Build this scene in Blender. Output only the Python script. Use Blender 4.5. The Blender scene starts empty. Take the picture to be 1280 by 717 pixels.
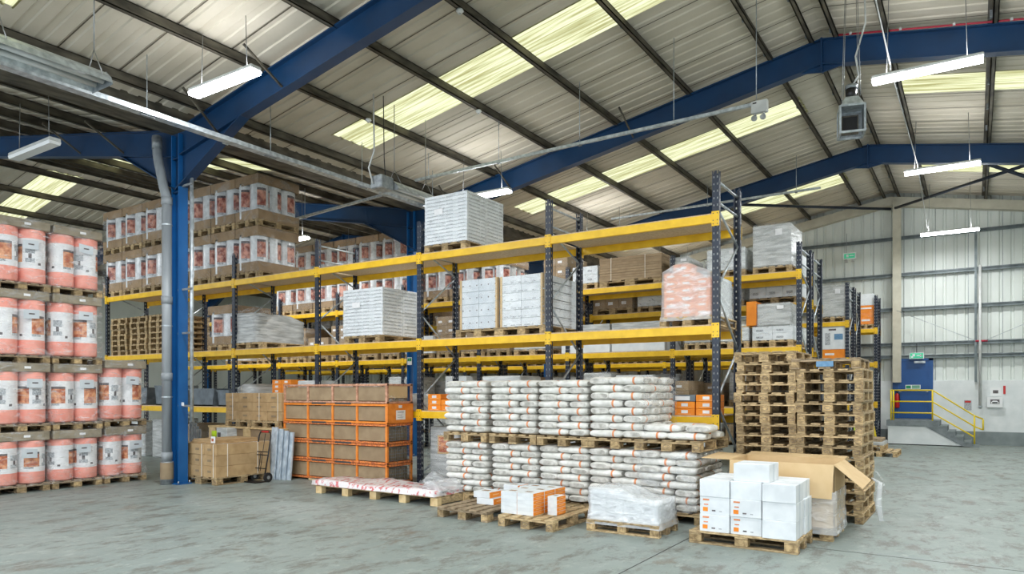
import bpy, math, random
from mathutils import Vector, Matrix
R = random.Random(7)
COL = bpy.context.scene.collection
PI = math.pi

# ------------------------------------------------------------------ helpers
class MB:
    """collects shapes, build() links them as one mesh object"""
    def __init__(self):
        self.v = []; self.f = []; self.mi = []; self.sm = []; self.mats = []
    def m(self, mat):
        if mat not in self.mats: self.mats.append(mat)
        return self.mats.index(mat)
    def face(self, idx, mat, smooth=False):
        self.f.append(idx); self.mi.append(self.m(mat)); self.sm.append(smooth)
    def hexa(self, c, mat, smooth=False):
        b = len(self.v); self.v += [tuple(p) for p in c]
        for q in ((0,3,2,1),(4,5,6,7),(0,1,5,4),(1,2,6,5),(2,3,7,6),(3,0,4,7)):
            self.face([b+i for i in q], mat, smooth)
        return self
    def box(self, x0,x1,y0,y1,z0,z1, mat):
        self.hexa([(x0,y0,z0),(x1,y0,z0),(x1,y1,z0),(x0,y1,z0),(x0,y0,z1),(x1,y0,z1),(x1,y1,z1),(x0,y1,z1)], mat)
        return self
    def cbox(self, x0,x1,y0,y1,z0,z1, mat, c=.006):
        """box with chamfered edges"""
        b = len(self.v)
        X=(x0,x1);Y=(y0,y1);Z=(z0,z1);sg=(1,-1)
        idx={}
        for i in (0,1):
            for j in (0,1):
                for k in (0,1):
                    x,y,z=X[i],Y[j],Z[k]
                    idx[i,j,k,0]=len(self.v); self.v.append((x,y+sg[j]*c,z+sg[k]*c))
                    idx[i,j,k,1]=len(self.v); self.v.append((x+sg[i]*c,y,z+sg[k]*c))
                    idx[i,j,k,2]=len(self.v); self.v.append((x+sg[i]*c,y+sg[j]*c,z))
        I=lambda i,j,k,a: idx[i,j,k,a]
        for i in (0,1):
            q=[I(i,0,0,0),I(i,1,0,0),I(i,1,1,0),I(i,0,1,0)]; self.face(q if i else q[::-1],mat)
            q=[I(0,i,0,1),I(1,i,0,1),I(1,i,1,1),I(0,i,1,1)]; self.face(q[::-1] if i else q,mat)
            q=[I(0,0,i,2),I(1,0,i,2),I(1,1,i,2),I(0,1,i,2)]; self.face(q if i else q[::-1],mat)
        for a in (0,1):
            for b2 in (0,1):
                self.face([I(0,a,b2,1),I(1,a,b2,1),I(1,a,b2,2),I(0,a,b2,2)],mat)
                self.face([I(a,0,b2,0),I(a,1,b2,0),I(a,1,b2,2),I(a,0,b2,2)],mat)
                self.face([I(a,b2,0,0),I(a,b2,1,0),I(a,b2,1,1),I(a,b2,0,1)],mat)
                for k in (0,1):
                    self.face([I(a,b2,k,0),I(a,b2,k,1),I(a,b2,k,2)],mat) if k==0 else self.face([I(a,b2,k,0),I(a,b2,k,1),I(a,b2,k,2)],mat)
        return self
    def bar(self, p, q, w, h, mat, up=(0,0,1)):
        p=Vector(p);q=Vector(q);d=(q-p).normalized();u=Vector(up)
        if abs(d.dot(u))>.98: u=Vector((1,0,0))
        s=d.cross(u).normalized();t=s.cross(d).normalized()
        s*=w/2;t*=h/2
        self.hexa([p-s-t,p+s-t,q+s-t,q-s-t,p-s+t,p+s+t,q+s+t,q-s+t],mat)
        return self
    def tube(self, pts, r, mat, n=10, cap=True):
        pts=[Vector(p) for p in pts]; rr=r if isinstance(r,(list,tuple)) else [r]*len(pts)
        rings=[]; u=None
        for i,p in enumerate(pts):
            d=((pts[min(i+1,len(pts)-1)]-pts[max(i-1,0)])).normalized()
            if u is None:
                u=Vector((0,0,1)) if abs(d.z)<.9 else Vector((1,0,0))
            u=(u-d*u.dot(d)).normalized(); w=d.cross(u)
            b=len(self.v)
            for k in range(n):
                a=2*PI*k/n; self.v.append(tuple(p+(u*math.cos(a)+w*math.sin(a))*rr[i]))
            rings.append(b)
        for i in range(len(rings)-1):
            for k in range(n):
                a,b=rings[i],rings[i+1]; k2=(k+1)%n
                self.face([a+k,a+k2,b+k2,b+k],mat,True)
        if cap:
            self.face([rings[0]+k for k in range(n)][::-1],mat); self.face([rings[-1]+k for k in range(n)],mat)
        return self
    def prism(self, poly, axis, a, b, mat):
        """poly in the two other axes (order x,y,z without axis)"""
        n=len(poly);s=len(self.v)
        def pt(p,t):
            return {'x':(t,p[0],p[1]),'y':(p[0],t,p[1]),'z':(p[0],p[1],t)}[axis]
        self.v+=[pt(p,a) for p in poly]+[pt(p,b) for p in poly]
        for k in range(n): self.face([s+k,s+(k+1)%n,s+n+(k+1)%n,s+n+k],mat)
        self.face([s+k for k in range(n)][::-1],mat);self.face([s+n+k for k in range(n)],mat)
        return self
    def quad(self, a,b,c,d, mat):
        s=len(self.v); self.v+=[tuple(a),tuple(b),tuple(c),tuple(d)]; self.face([s,s+1,s+2,s+3],mat); return self
    def mesh(self, name):
        me=bpy.data.meshes.new(name); me.from_pydata(self.v,[],self.f)
        for m in self.mats: me.materials.append(m)
        me.polygons.foreach_set('material_index',self.mi); me.polygons.foreach_set('use_smooth',self.sm)
        me.update(); return me
    def build(self, name, parent=None, loc=None, fix=True):
        me=self.mesh(name)
        if fix:
            import bmesh
            bm=bmesh.new();bm.from_mesh(me);bmesh.ops.recalc_face_normals(bm,faces=bm.faces);bm.to_mesh(me);bm.free()
        o=bpy.data.objects.new(name,me); COL.objects.link(o)
        if parent: o.parent=parent
        if loc: o.location=loc
        return o
def tag(o,label,cat,group=None,kind=None):
    o['label']=label;o['category']=cat
    if group:o['group']=group
    if kind:o['kind']=kind
    return o
def thing(name,label,cat,loc=(0,0,0),rz=0,group=None,kind=None):
    o=bpy.data.objects.new(name,None);COL.objects.link(o);o.empty_display_size=.1
    o.location=loc;o.rotation_euler=(0,0,rz)
    return tag(o,label,cat,group,kind)
def copy_tree(o,parent=None):
    c=o.copy();COL.objects.link(c)
    if parent is not None:c.parent=parent
    for ch in CH.get(o.name,()) : copy_tree(ch,c)
    return c
CH={}
def remember(o):
    for x in list(bpy.data.objects):
        if x.parent is not None:
            CH.setdefault(x.parent.name,[])
            if x not in CH[x.parent.name]:CH[x.parent.name].append(x)
class Proto:
    """first place() uses the original, later ones copy it with its parts"""
    def __init__(self,root):
        self.root=root;self.used=False
        kids=[x for x in bpy.data.objects if x.parent is not None]
        self.ch={}
        for x in kids:self.ch.setdefault(x.parent.name,[]).append(x)
    def _copy(self,o,parent):
        c=o.copy();COL.objects.link(c)
        if parent is not None:c.parent=parent
        for k in self.ch.get(o.name,()):self._copy(k,c)
        return c
    def place(self,loc,rz=0,label=None,group=None,scale=None,cat=None):
        if not self.used:o=self.root;self.used=True
        else:o=self._copy(self.root,None)
        o.location=loc;o.rotation_euler=(0,0,rz)
        if scale:o.scale=scale
        if label:o['label']=label
        if group:o['group']=group
        if cat:o['category']=cat
        return o

# ------------------------------------------------------------------ materials
def srgb(r,g,b):
    f=lambda c:(c/255/12.92) if c/255<=.04045 else ((c/255+.055)/1.055)**2.4
    return (f(r),f(g),f(b),1)
def mat(name,c1,c2=None,scale=8,rough=.6,metal=0,bump=0,stretch=(1,1,1),detail=5,rnd=0,spec=.5,bscale=None,contrast=(.35,.65)):
    m=bpy.data.materials.new(name);m.use_nodes=True;nt=m.node_tree;N=nt.nodes;L=nt.links
    b=N['Principled BSDF'];b.inputs['Roughness'].default_value=rough;b.inputs['Metallic'].default_value=metal
    b.inputs['Specular IOR Level'].default_value=spec
    c2=c2 or c1
    tc=N.new('ShaderNodeTexCoord');mp=N.new('ShaderNodeMapping');mp.inputs['Scale'].default_value=stretch
    L.new(tc.outputs['Object'],mp.inputs['Vector'])
    oi=N.new('ShaderNodeObjectInfo')
    ad=N.new('ShaderNodeVectorMath');ad.operation='MULTIPLY_ADD'
    cm=N.new('ShaderNodeCombineXYZ')
    for i in range(3):L.new(oi.outputs['Random'],cm.inputs[i])
    L.new(cm.outputs[0],ad.inputs[0]);ad.inputs[1].default_value=(17,13,11);L.new(mp.outputs[0],ad.inputs[2])
    n=N.new('ShaderNodeTexNoise');n.inputs['Scale'].default_value=scale;n.inputs['Detail'].default_value=detail
    L.new(ad.outputs[0],n.inputs['Vector'])
    r=N.new('ShaderNodeValToRGB');r.color_ramp.elements[0].position=contrast[0];r.color_ramp.elements[1].position=contrast[1]
    r.color_ramp.elements[0].color=c1;r.color_ramp.elements[1].color=c2
    L.new(n.outputs['Fac'],r.inputs['Fac']);out=r.outputs['Color']
    if rnd:
        h=N.new('ShaderNodeHueSaturation');mr=N.new('ShaderNodeMapRange')
        mr.inputs['To Min'].default_value=1-rnd;mr.inputs['To Max'].default_value=1+rnd
        L.new(oi.outputs['Random'],mr.inputs['Value']);L.new(mr.outputs[0],h.inputs['Value']);L.new(out,h.inputs['Color']);out=h.outputs['Color']
    L.new(out,b.inputs['Base Color'])
    if bump:
        n2=N.new('ShaderNodeTexNoise');n2.inputs['Scale'].default_value=bscale or scale*2;n2.inputs['Detail'].default_value=4
        L.new(ad.outputs[0],n2.inputs['Vector'])
        bp=N.new('ShaderNodeBump');bp.inputs['Strength'].default_value=bump;bp.inputs['Distance'].default_value=.02
        L.new(n2.outputs['Fac'],bp.inputs['Height']);L.new(bp.outputs[0],b.inputs['Normal'])
    return m
def emit(name,c,s):
    m=bpy.data.materials.new(name);m.use_nodes=True;nt=m.node_tree
    b=nt.nodes['Principled BSDF'];b.inputs['Base Color'].default_value=c;b.inputs['Emission Color'].default_value=c;b.inputs['Emission Strength'].default_value=s
    return m
def film_mat(name,base=.10,amp=.55,scale=5,tint=(.9,.93,.95,1),stretch=(1,1,3)):
    """clear stretch film: transparent, with milky streaks and gloss"""
    m=bpy.data.materials.new(name);m.use_nodes=True;nt=m.node_tree;N=nt.nodes;L=nt.links
    N.remove(N['Principled BSDF']);out=N['Material Output']
    tc=N.new('ShaderNodeTexCoord');mp=N.new('ShaderNodeMapping');mp.inputs['Scale'].default_value=stretch;L.new(tc.outputs['Object'],mp.inputs['Vector'])
    oi=N.new('ShaderNodeObjectInfo');cm=N.new('ShaderNodeVectorMath');cm.operation='ADD'
    c3=N.new('ShaderNodeCombineXYZ');mu=N.new('ShaderNodeMath');mu.operation='MULTIPLY';mu.inputs[1].default_value=9;L.new(oi.outputs['Random'],mu.inputs[0])
    for i in range(3):L.new(mu.outputs[0],c3.inputs[i])
    L.new(mp.outputs[0],cm.inputs[0]);L.new(c3.outputs[0],cm.inputs[1])
    n=N.new('ShaderNodeTexNoise');n.inputs['Scale'].default_value=scale;n.inputs['Detail'].default_value=6;n.inputs['Distortion'].default_value=1.2;L.new(cm.outputs[0],n.inputs['Vector'])
    r=N.new('ShaderNodeMapRange');r.inputs['From Min'].default_value=.5;r.inputs['From Max'].default_value=.72;r.inputs['To Min'].default_value=base;r.inputs['To Max'].default_value=base+amp
    L.new(n.outputs['Fac'],r.inputs['Value'])
    bp=N.new('ShaderNodeBump');bp.inputs['Strength'].default_value=.8;bp.inputs['Distance'].default_value=.03;L.new(n.outputs['Fac'],bp.inputs['Height'])
    t=N.new('ShaderNodeBsdfTransparent');p=N.new('ShaderNodeBsdfPrincipled')
    p.inputs['Base Color'].default_value=tint;p.inputs['Roughness'].default_value=.18;L.new(bp.outputs[0],p.inputs['Normal'])
    mx=N.new('ShaderNodeMixShader');L.new(r.outputs[0],mx.inputs[0]);L.new(t.outputs[0],mx.inputs[1]);L.new(p.outputs[0],mx.inputs[2])
    L.new(mx.outputs[0],out.inputs['Surface'])
    return m

M={}
M['wood']=mat('pallet_wood',srgb(142,120,88),srgb(200,176,134),14,.8,bump=.3,stretch=(1,1,3),rnd=.3)
M['woodend']=mat('pallet_block',srgb(132,110,78),srgb(194,168,124),22,.85,bump=.4,rnd=.3)
M['woodgrey']=mat('weathered_wood',srgb(120,104,82),srgb(172,152,124),14,.9,bump=.3,rnd=.2)
M['woodnew']=mat('fresh_wood',srgb(200,170,120),srgb(226,200,152),10,.75,bump=.2,rnd=.1)
M['cardwarm']=mat('warm_cardboard',srgb(172,142,100),srgb(190,160,118),6,.85,bump=.05,rnd=.06)
M['card']=mat('cardboard',srgb(148,126,98),srgb(164,142,112),6,.85,bump=.05,rnd=.08)
M['cardlight']=mat('light_cardboard',srgb(206,176,130),srgb(216,188,144),4,.8,rnd=.04)
M['carddark']=mat('dull_cardboard',srgb(140,122,96),srgb(156,136,108),5,.85,rnd=.1)
M['cap']=mat('cap_tray_board',srgb(132,122,102),srgb(156,144,122),6,.8,bump=.1,rnd=.06)
M['tray']=mat('tray_board',srgb(142,118,88),srgb(162,136,104),5,.8,bump=.08,rnd=.1)
M['white']=mat('white_board',srgb(214,219,222),srgb(230,234,236),5,.6,rnd=.03)
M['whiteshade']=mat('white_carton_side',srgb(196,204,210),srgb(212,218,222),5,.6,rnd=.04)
M['greyprint']=mat('grey_print',srgb(142,146,150),srgb(196,200,204),60,.7,contrast=(.45,.55))
M['gap']=mat('dark_gap',srgb(70,70,70),None,5,.9)
M['orange']=mat('orange_board',srgb(236,134,28),srgb(246,148,40),6,.6,rnd=.04)
M['orangelt']=mat('pale_orange_print',srgb(246,190,130),None,5,.6)
M['paperband']=mat('orange_print_band',srgb(212,128,78),srgb(226,150,104),8,.7,rnd=.1)
M['redband']=mat('red_print',srgb(196,62,44),srgb(214,90,60),8,.7)
M['sack']=mat('paper_sack',srgb(206,205,198),srgb(232,231,226),9,.6,bump=.6,bscale=12,rnd=.06)
M['sackend']=mat('paper_sack_end',srgb(160,158,150),srgb(212,210,204),12,.7,bump=.5,bscale=20,rnd=.04)
M['pink']=mat('salmon_wrap',srgb(240,152,134),srgb(250,174,158),5,.5,bump=.2,rnd=.03)
M['label']=mat('white_label',srgb(224,224,226),srgb(240,240,240),7,.5)
M['photo']=mat('printed_photo',srgb(176,92,56),srgb(234,170,126),12,.5,contrast=(.4,.6))
M['photo2']=mat('printed_photo_red',srgb(140,62,48),srgb(220,160,138),11,.45,contrast=(.4,.6))
M['ink']=mat('dark_print',srgb(70,66,70),srgb(120,112,112),40,.6)
M['clearwhite']=mat('glossy_white_wrap',srgb(205,208,210),srgb(235,238,240),8,.22,bump=.4)
M['film']=film_mat('stretch_film',.03,.32)
M['filmthick']=film_mat('thick_stretch_film',.38,.5,4)
M['filmlight']=film_mat('thin_stretch_film',.015,.22,3,stretch=(1,1,2))
M['wrapgrey']=mat('wrapped_grey_load',srgb(160,162,160),srgb(206,208,206),5,.28,bump=.45,stretch=(.6,.6,4),bscale=5)
M['wrapwhite']=mat('wrapped_white_load',srgb(190,194,194),srgb(226,230,230),5,.25,bump=.5,stretch=(.6,.6,3),bscale=5)
M['post']=mat('rack_post_paint',srgb(27,35,50),srgb(38,48,64),6,.45)
M['yellow']=mat('rack_yellow_paint',srgb(228,180,20),srgb(244,198,34),5,.42,rnd=.04)
M['galv']=mat('galvanised_steel',srgb(160,168,174),srgb(204,212,216),12,.38,.5)
M['galvdull']=mat('dull_galvanised',srgb(128,134,138),srgb(160,166,168),14,.5,.5)
M['chip']=mat('chipboard_deck',srgb(196,172,138),srgb(216,194,162),30,.85)
M['blue']=mat('blue_frame_paint',srgb(6,48,84),srgb(10,56,96),2,.4)
M['bluecol']=mat('blue_column_paint',srgb(14,84,144),srgb(22,96,158),2,.35)
M['bluedoor']=mat('blue_door_paint',srgb(12,72,132),srgb(18,80,144),2,.4)
M['purlin']=mat('purlin_steel',srgb(66,62,54),srgb(112,106,92),7,.6,.3,stretch=(1,.3,1))
M['ivory']=mat('cream_steel',srgb(186,182,164),srgb(200,196,178),4,.6)
M['girt']=mat('girt_steel',srgb(92,102,104),srgb(120,130,132),5,.5,.3)
M['stillage']=mat('orange_stillage_paint',srgb(226,124,36),srgb(240,146,58),9,.5,rnd=.03)
M['rust']=mat('worn_orange_paint',srgb(176,96,58),srgb(236,140,70),26,.7,contrast=(.42,.58))
M['rusttop']=mat('faded_pink_rust',srgb(170,120,92),srgb(216,166,138),20,.7)
M['black']=mat('black_steel',srgb(22,20,22),None,5,.4)
M['rubber']=mat('black_rubber',srgb(28,28,30),None,5,.8)
M['red']=mat('red_paint',srgb(190,30,28),None,5,.4)
M['redcable']=mat('red_cable',srgb(170,36,60),None,5,.5)
M['railyellow']=mat('rail_yellow',srgb(222,196,20),srgb(236,208,36),5,.4)
M['stepgrey']=mat('grey_step_paint',srgb(112,120,122),srgb(134,142,144),6,.7)
M['strap']=mat('white_strap',srgb(232,226,212),None,5,.5)
M['plastic']=mat('grey_plastic_pipe',srgb(128,134,138),srgb(160,166,170),5,.45,stretch=(1,1,.2))
M['greycrate']=mat('grey_plastic_crate',srgb(88,98,106),srgb(116,126,134),6,.5)
M['green']=mat('green_sign',srgb(20,140,90),None,5,.5)
M['signwhite']=mat('sign_white',srgb(236,238,238),None,5,.4)
M['lampbody']=mat('lamp_housing',srgb(188,190,188),srgb(204,206,204),5,.5)
M['hiviz']=mat('hi_vis_yellow',srgb(200,236,40),None,5,.5)
M['signblue']=mat('blue_label',srgb(86,132,170),srgb(110,150,184),20,.5)
M['brightsteel']=mat('bright_folded_steel',srgb(176,190,202),srgb(216,226,234),8,.35,.25)
M['chain']=mat('chain_steel',srgb(150,152,152),None,5,.4,.8)
M['tube']=emit('lit_tube',(.95,.98,1,1),22)
M['tubedim']=emit('lit_green',(.06,.5,.28,1),.25)

# floor: worn painted concrete
def floor_mat():
    m=bpy.data.materials.new('worn_painted_concrete');m.use_nodes=True;nt=m.node_tree;N=nt.nodes;L=nt.links;b=N['Principled BSDF']
    tc=N.new('ShaderNodeTexCoord')
    def noise(sc,st,de=8,dist=0,rot=0):
        mp=N.new('ShaderNodeMapping');mp.inputs['Scale'].default_value=st;mp.inputs['Rotation'].default_value=(0,0,rot);L.new(tc.outputs['Object'],mp.inputs['Vector'])
        n=N.new('ShaderNodeTexNoise');n.inputs['Scale'].default_value=sc;n.inputs['Detail'].default_value=de;n.inputs['Distortion'].default_value=dist;n.inputs['Roughness'].default_value=.78
        L.new(mp.outputs[0],n.inputs['Vector']);return n
    def ramp(n,p0,p1,c0,c1):
        r=N.new('ShaderNodeValToRGB');e=r.color_ramp.elements;e[0].position=p0;e[1].position=p1;e[0].color=c0;e[1].color=c1
        L.new(n.outputs['Fac'],r.inputs['Fac']);return r
    def mix(f,a,c,typ='MIX'):
        x=N.new('ShaderNodeMix');x.data_type='RGBA';x.blend_type=typ
        if hasattr(f,'is_output') or isinstance(f,bpy.types.NodeSocket):L.new(f,x.inputs[0])
        else:x.inputs[0].default_value=f
        for s,i in ((a,6),(c,7)):
            if isinstance(s,bpy.types.NodeSocket):L.new(s,x.inputs[i])
            else:x.inputs[i].default_value=s
        return x.outputs[2]
    base=ramp(noise(.35,(1,1,1)),.35,.65,srgb(130,142,138),srgb(146,156,152))
    scuff=ramp(noise(3.4,(1,.5,1),15,.2,-.5),.50,.60,(0,0,0,1),(1,1,1,1))
    c=mix(scuff.outputs[0],base.outputs[0],srgb(112,114,108))
    lite=ramp(noise(7,(.8,.5,1),14,.2,.6),.54,.66,(0,0,0,1),(1,1,1,1))
    c=mix(lite.outputs[0],c,srgb(160,169,164))
    dirt=ramp(noise(1.4,(1,.6,1),15,.2,-.5),.555,.64,(0,0,0,1),(.75,.75,.75,1))
    c=mix(dirt.outputs[0],c,srgb(116,106,94))
    L.new(c,b.inputs['Base Color'])
    rr=ramp(noise(1.2,(1,1,1)),.3,.7,(.38,.38,.38,1),(.62,.62,.62,1));L.new(rr.outputs[0],b.inputs['Roughness'])
    bp=N.new('ShaderNodeBump');bp.inputs['Strength'].default_value=.15;bp.inputs['Distance'].default_value=.01
    L.new(noise(14,(1,1,1)).outputs['Fac'],bp.inputs['Height']);L.new(bp.outputs[0],b.inputs['Normal'])
    return m
M['floor']=floor_mat()
M['roof']=mat('roof_sheet',srgb(198,190,172),srgb(214,206,190),1.6,.75,bump=.1,stretch=(.5,1,.5),detail=8)
M['roofseam']=mat('roof_seam_grime',srgb(84,78,66),srgb(112,104,90),6,.9)
M['clad']=mat('wall_cladding',srgb(206,212,206),srgb(222,228,222),1.5,.45,stretch=(1,1,.3))
M['blockwall']=mat('painted_block_wall',srgb(218,224,224),srgb(230,234,234),3,.7,bump=.2)
M['base']=mat('grey_skirting_paint',srgb(120,130,130),srgb(136,146,146),3,.6)
def sky_mat():
    m=bpy.data.materials.new('grp_rooflight');m.use_nodes=True;nt=m.node_tree;N=nt.nodes;L=nt.links;N.remove(N['Principled BSDF'])
    tc=N.new('ShaderNodeTexCoord');mp=N.new('ShaderNodeMapping');mp.inputs['Scale'].default_value=(.12,5,1);L.new(tc.outputs['Object'],mp.inputs['Vector'])
    n=N.new('ShaderNodeTexNoise');n.inputs['Scale'].default_value=3.5;n.inputs['Detail'].default_value=8;L.new(mp.outputs[0],n.inputs['Vector'])
    r=N.new('ShaderNodeValToRGB');e=r.color_ramp.elements;e[0].position=.38;e[1].position=.6;e[0].color=srgb(158,152,104);e[1].color=srgb(216,213,172);L.new(n.outputs['Fac'],r.inputs['Fac'])
    t=N.new('ShaderNodeBsdfTranslucent');L.new(r.outputs[0],t.inputs[0]);d=N.new('ShaderNodeBsdfDiffuse');L.new(r.outputs[0],d.inputs[0])
    mx=N.new('ShaderNodeMixShader');mx.inputs[0].default_value=.25;L.new(t.outputs[0],mx.inputs[1]);L.new(d.outputs[0],mx.inputs[2]);L.new(mx.outputs[0],N['Material Output'].inputs['Surface'])
    return m
M['sky']=sky_mat()

# ------------------------------------------------------------------ the building
RX,RZ,SL=-2.4,8.27,.18          # ridge x, rafter top at ridge, slope
VX=-12.3                        # valley
LRX=VX-(RX-VX)                  # ridge of the neighbouring bay
def rtop(x):
    if x>=VX:return RZ-SL*abs(x-RX)
    return RZ-SL*abs(x-LRX)
XL,XR,YB,YW=-31.9,7.2,-4.0,27.3
# roof sheets: ribs run along the slope, profile along y
def roof_profile(y0,y1):
    pts=[];y=y0;p=.305
    while y<y1-1e-6:
        for dy,dz in ((0,0),(.16,0),(.18,.02),(.285,.02),(.305,0)):
            if y+dy<=y1:pts.append((y+dy,dz))
        y+=p
    if pts[-1][0]<y1:pts.append((y1,0))
    o=[pts[0]]
    for q in pts[1:]:
        if q[0]-o[-1][0]>1e-4:o.append(q)
    return o
def roof_piece(mb,y0,y1,xa,xb,m,seams=True):
    pr=roof_profile(y0,y1);zz=.2
    for (ya,za),(yb,zb) in zip(pr,pr[1:]):
        mb.quad((xa,ya,rtop(xa+1e-4 if xb>xa else xa)+zz+za),(xb,ya,rtop(xb)+zz+za),(xb,yb,rtop(xb)+zz+zb),(xa,yb,rtop(xa)+zz+zb),m)
segs=[(XL,LRX),(LRX,VX),(VX,RX),(RX,XR)]
def skyspan(xa,xb):
    if abs(xb-RX)<.01 or abs(xb-LRX)<.01:return xb-8.55,xb-.95
    return xa+1.05,min(xb-1.3,xa+8.6)
cuts=[(YB,3.35),(4.35,10.1),(11.15,16.85),(17.85,23.4),(24.45,YW+.25)]
mb=MB()
for xa,xb in segs:
    for a,b in cuts:roof_piece(mb,a,b,xa,xb,M['roof'])
    s0,s1=skyspan(xa,xb)
    for a,b in ((3.35,4.35),(10.1,11.15),(16.85,17.85),(23.4,24.45)):
        roof_piece(mb,a,b,xa,s0,M['roof']);roof_piece(mb,a,b,s1,xb,M['roof'])
# sheet overlap grime lines every metre, part of the sheeting
for xa,xb in segs:
    y=YB+.9
    while y<YW:
        if not any(a0-.02<y<a1+.02 for a0,a1 in ((3.35,4.35),(10.1,11.15),(16.85,17.85),(23.4,24.45))):
            for k in range(1):
                mb.quad((xa,y,rtop(xa)+.196),(xb,y,rtop(xb)+.196),(xb,y+.022,rtop(xb)+.196),(xa,y+.022,rtop(xa)+.196),M['roofseam'])
        y+=.915
ceil=mb.build('ceiling',fix=False);tag(ceil,'beige corrugated roof sheeting over the two bays','ceiling',kind='structure')
bay={0:'far slope of neighbouring bay',1:'dim slope of neighbouring bay above roll stacks',2:'slope between valley and ridge',3:'slope beyond ridge over gangway'}
ordn=['first','second','third','fourth','fifth','sixth','seventh','eighth','ninth','tenth','eleventh','twelfth','thirteenth','fourteenth','fifteenth','sixteenth','seventeenth']
k=0
for si,(xa,xb) in enumerate(segs):
    for j,(a,b) in enumerate(((3.35,4.35),(10.1,11.15),(16.85,17.85),(23.4,24.45))):
        mb=MB();roof_piece(mb,a-.03,b+.03,skyspan(xa,xb)[0]-.05,skyspan(xa,xb)[1]+.05,M['sky']);o=mb.build('window_%d'%(k+1),fix=False);k+=1
        tag(o,'yellowish translucent rooflight strip, %s from the camera end, on %s'%(ordn[j],bay[si]),'rooflight',kind='structure')
# purlins
for si,(rid,offs) in enumerate(((RX,(-.2,-.95,-2.57,-4.2,-5.8,-7.45,-9.05,.22,1.05,2.65,4.25,5.85)),(LRX,(-.2,-.95,-2.57,-4.2,-5.8,-7.45,-9.05,.22,1.05,2.65,4.25,5.85,7.45,9.05)))):
    for q,dx in enumerate(sorted(offs)):
        x=rid+dx;z=rtop(x);s=SL if dx<0 else -SL
        mb=MB()
        mb.box(x-.01,x+.01,YB,YW,z+.0,z+.19,M['purlin'])
        mb.box(x-.01,x+.075,YB,YW,z,z+.014,M['purlin']);mb.box(x-.075,x+.01,YB,YW,z+.176,z+.19,M['purlin'])
        mb.box(x+.06,x+.075,YB,YW,z,z+.03,M['purlin'])
        for yy in [YB+1.5*i for i in range(21)]: mb.box(x-.05,x-.01,yy,yy+.06,z+.03,z+.15,M['galvdull'])
        o=mb.build('purlin');tag(o,'dark steel purlin, %s counting from the %s'%(ordn[q],'far left eaves' if si else 'valley above the blue column'),'purlin','roof purlins',kind='structure')
mb=MB();zv=rtop(VX)
mb.prism([(VX-.32,zv+.3),(VX-.22,zv-.02),(VX+.22,zv-.02),(VX+.32,zv+.3),(VX+.3,zv+.3),(VX+.2,zv+.0),(VX-.2,zv+.0),(VX-.3,zv+.3)],'y',YB,YW,M['purlin'])
tag(mb.build('valley_gutter'),'dark valley gutter between the two roof bays','gutter',kind='structure')
# portal frames
def rafter(name,parent,x0,x1,Y,depth,haunch=None):
    """I-section from eaves x0 to ridge x1; deeper haunch at x0"""
    z0,z1=rtop(x0+(1e-3 if x1>x0 else -1e-3)) if abs(x0-VX)>1e-3 else rtop(VX),rtop(x1)
    sg=1 if x1>x0 else -1
    hx=x0+sg*haunch if haunch else x0
    zh=z0+(z1-z0)*(hx-x0)/(x1-x0)
    hd=depth+.62 if haunch else depth
    poly=[(x0,z0),(x1,z1),(x1,z1-depth),(hx,zh-depth),(x0,z0-hd)]
    mb=MB();mb.prism(poly,'y',Y-.012,Y+.012,M['blue'])
    for a,b in (((x0,z0),(x1,z1)),((x1,z1-depth),(hx,zh-depth)),((hx,zh-depth),(x0,z0-hd))):
        mb.bar((a[0],Y,a[1]),(b[0],Y,b[1]),.19,.022,M['blue'],up=(0,0,1))
    if haunch: mb.bar((hx,Y,zh-depth),(x0+sg*.1,Y,z0-depth),.17,.02,M['blue'])
    n=3
    return mb.build(name,parent)
for i,Y in enumerate((1.0,7.6,14.3,21.1)):
    lab='dark blue steel portal frame '+('behind the viewer end of hall','with the blue column beside the grey downpipe','crossing above the tall roll stacks and unit heater','last before the end wall')[i]
    t=thing('portal_frame',lab,'steel frame',(0,0,0),kind='structure',group=None)
    rafter('rafter',t,VX,RX,Y,.46,1.9 if i<2 else 1.3);rafter('rafter',t,XR,RX,Y,.46,1.5)
    rafter('rafter',t,VX,LRX,Y,.46,1.9);rafter('rafter',t,XL,LRX,Y,.46,1.5)
    for x in (RX,LRX):
        mb=MB();mb.box(x-.016,x+.016,Y-.1,Y+.1,RZ-.58,RZ+.02,M['blue'])
        mb.prism([(x-.5,RZ-.52),(x,RZ-.46),(x+.5,RZ-.52),(x,RZ-.6)],'y',Y-.012,Y+.012,M['blue']);mb.build('apex_plate',t)
    for x in (XL+.2,VX-(.2 if i==2 else 0),XR-.2):
        mb=MB();zt=rtop(x)-.05
        mb.box(x+.10,x+.12,Y-.09,Y+.09,0,zt-.02,M['bluecol']);mb.box(x-.12,x-.10,Y-.09,Y+.09,0,zt-.02,M['bluecol']);mb.box(x-.10,x+.10,Y-.008,Y+.008,0,zt,M['bluecol'])
        mb.box(x-.17,x+.17,Y-.14,Y+.14,0,.02,M['bluecol'])
        for q in (.46,1.08):
            mb.box(x-.10,x+.10,Y-.08,Y+.08,zt-q-.01,zt-q+.01,M['blue'])
        for sx in (-.14,.14):
            for sy in (-.11,.11): mb.tube([(x+sx,Y+sy,.02),(x+sx,Y+sy,.06)],.014,M['galv'],6)
        mb.build('column',t)
    if i==2:
        mb=MB()
        VV=VX-.2;mb.box(VV-.075,VV+.075,Y-.205,Y-.2,2.4,2.6,M['signwhite'])
        mb.box(VV-.065,VV-.005,Y-.21,Y-.205,2.5,2.58,M['green']);mb.box(VV+.005,VV+.065,Y-.21,Y-.205,2.5,2.58,M['green']);mb.build('sign_plate',t).location.y=.09
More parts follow.
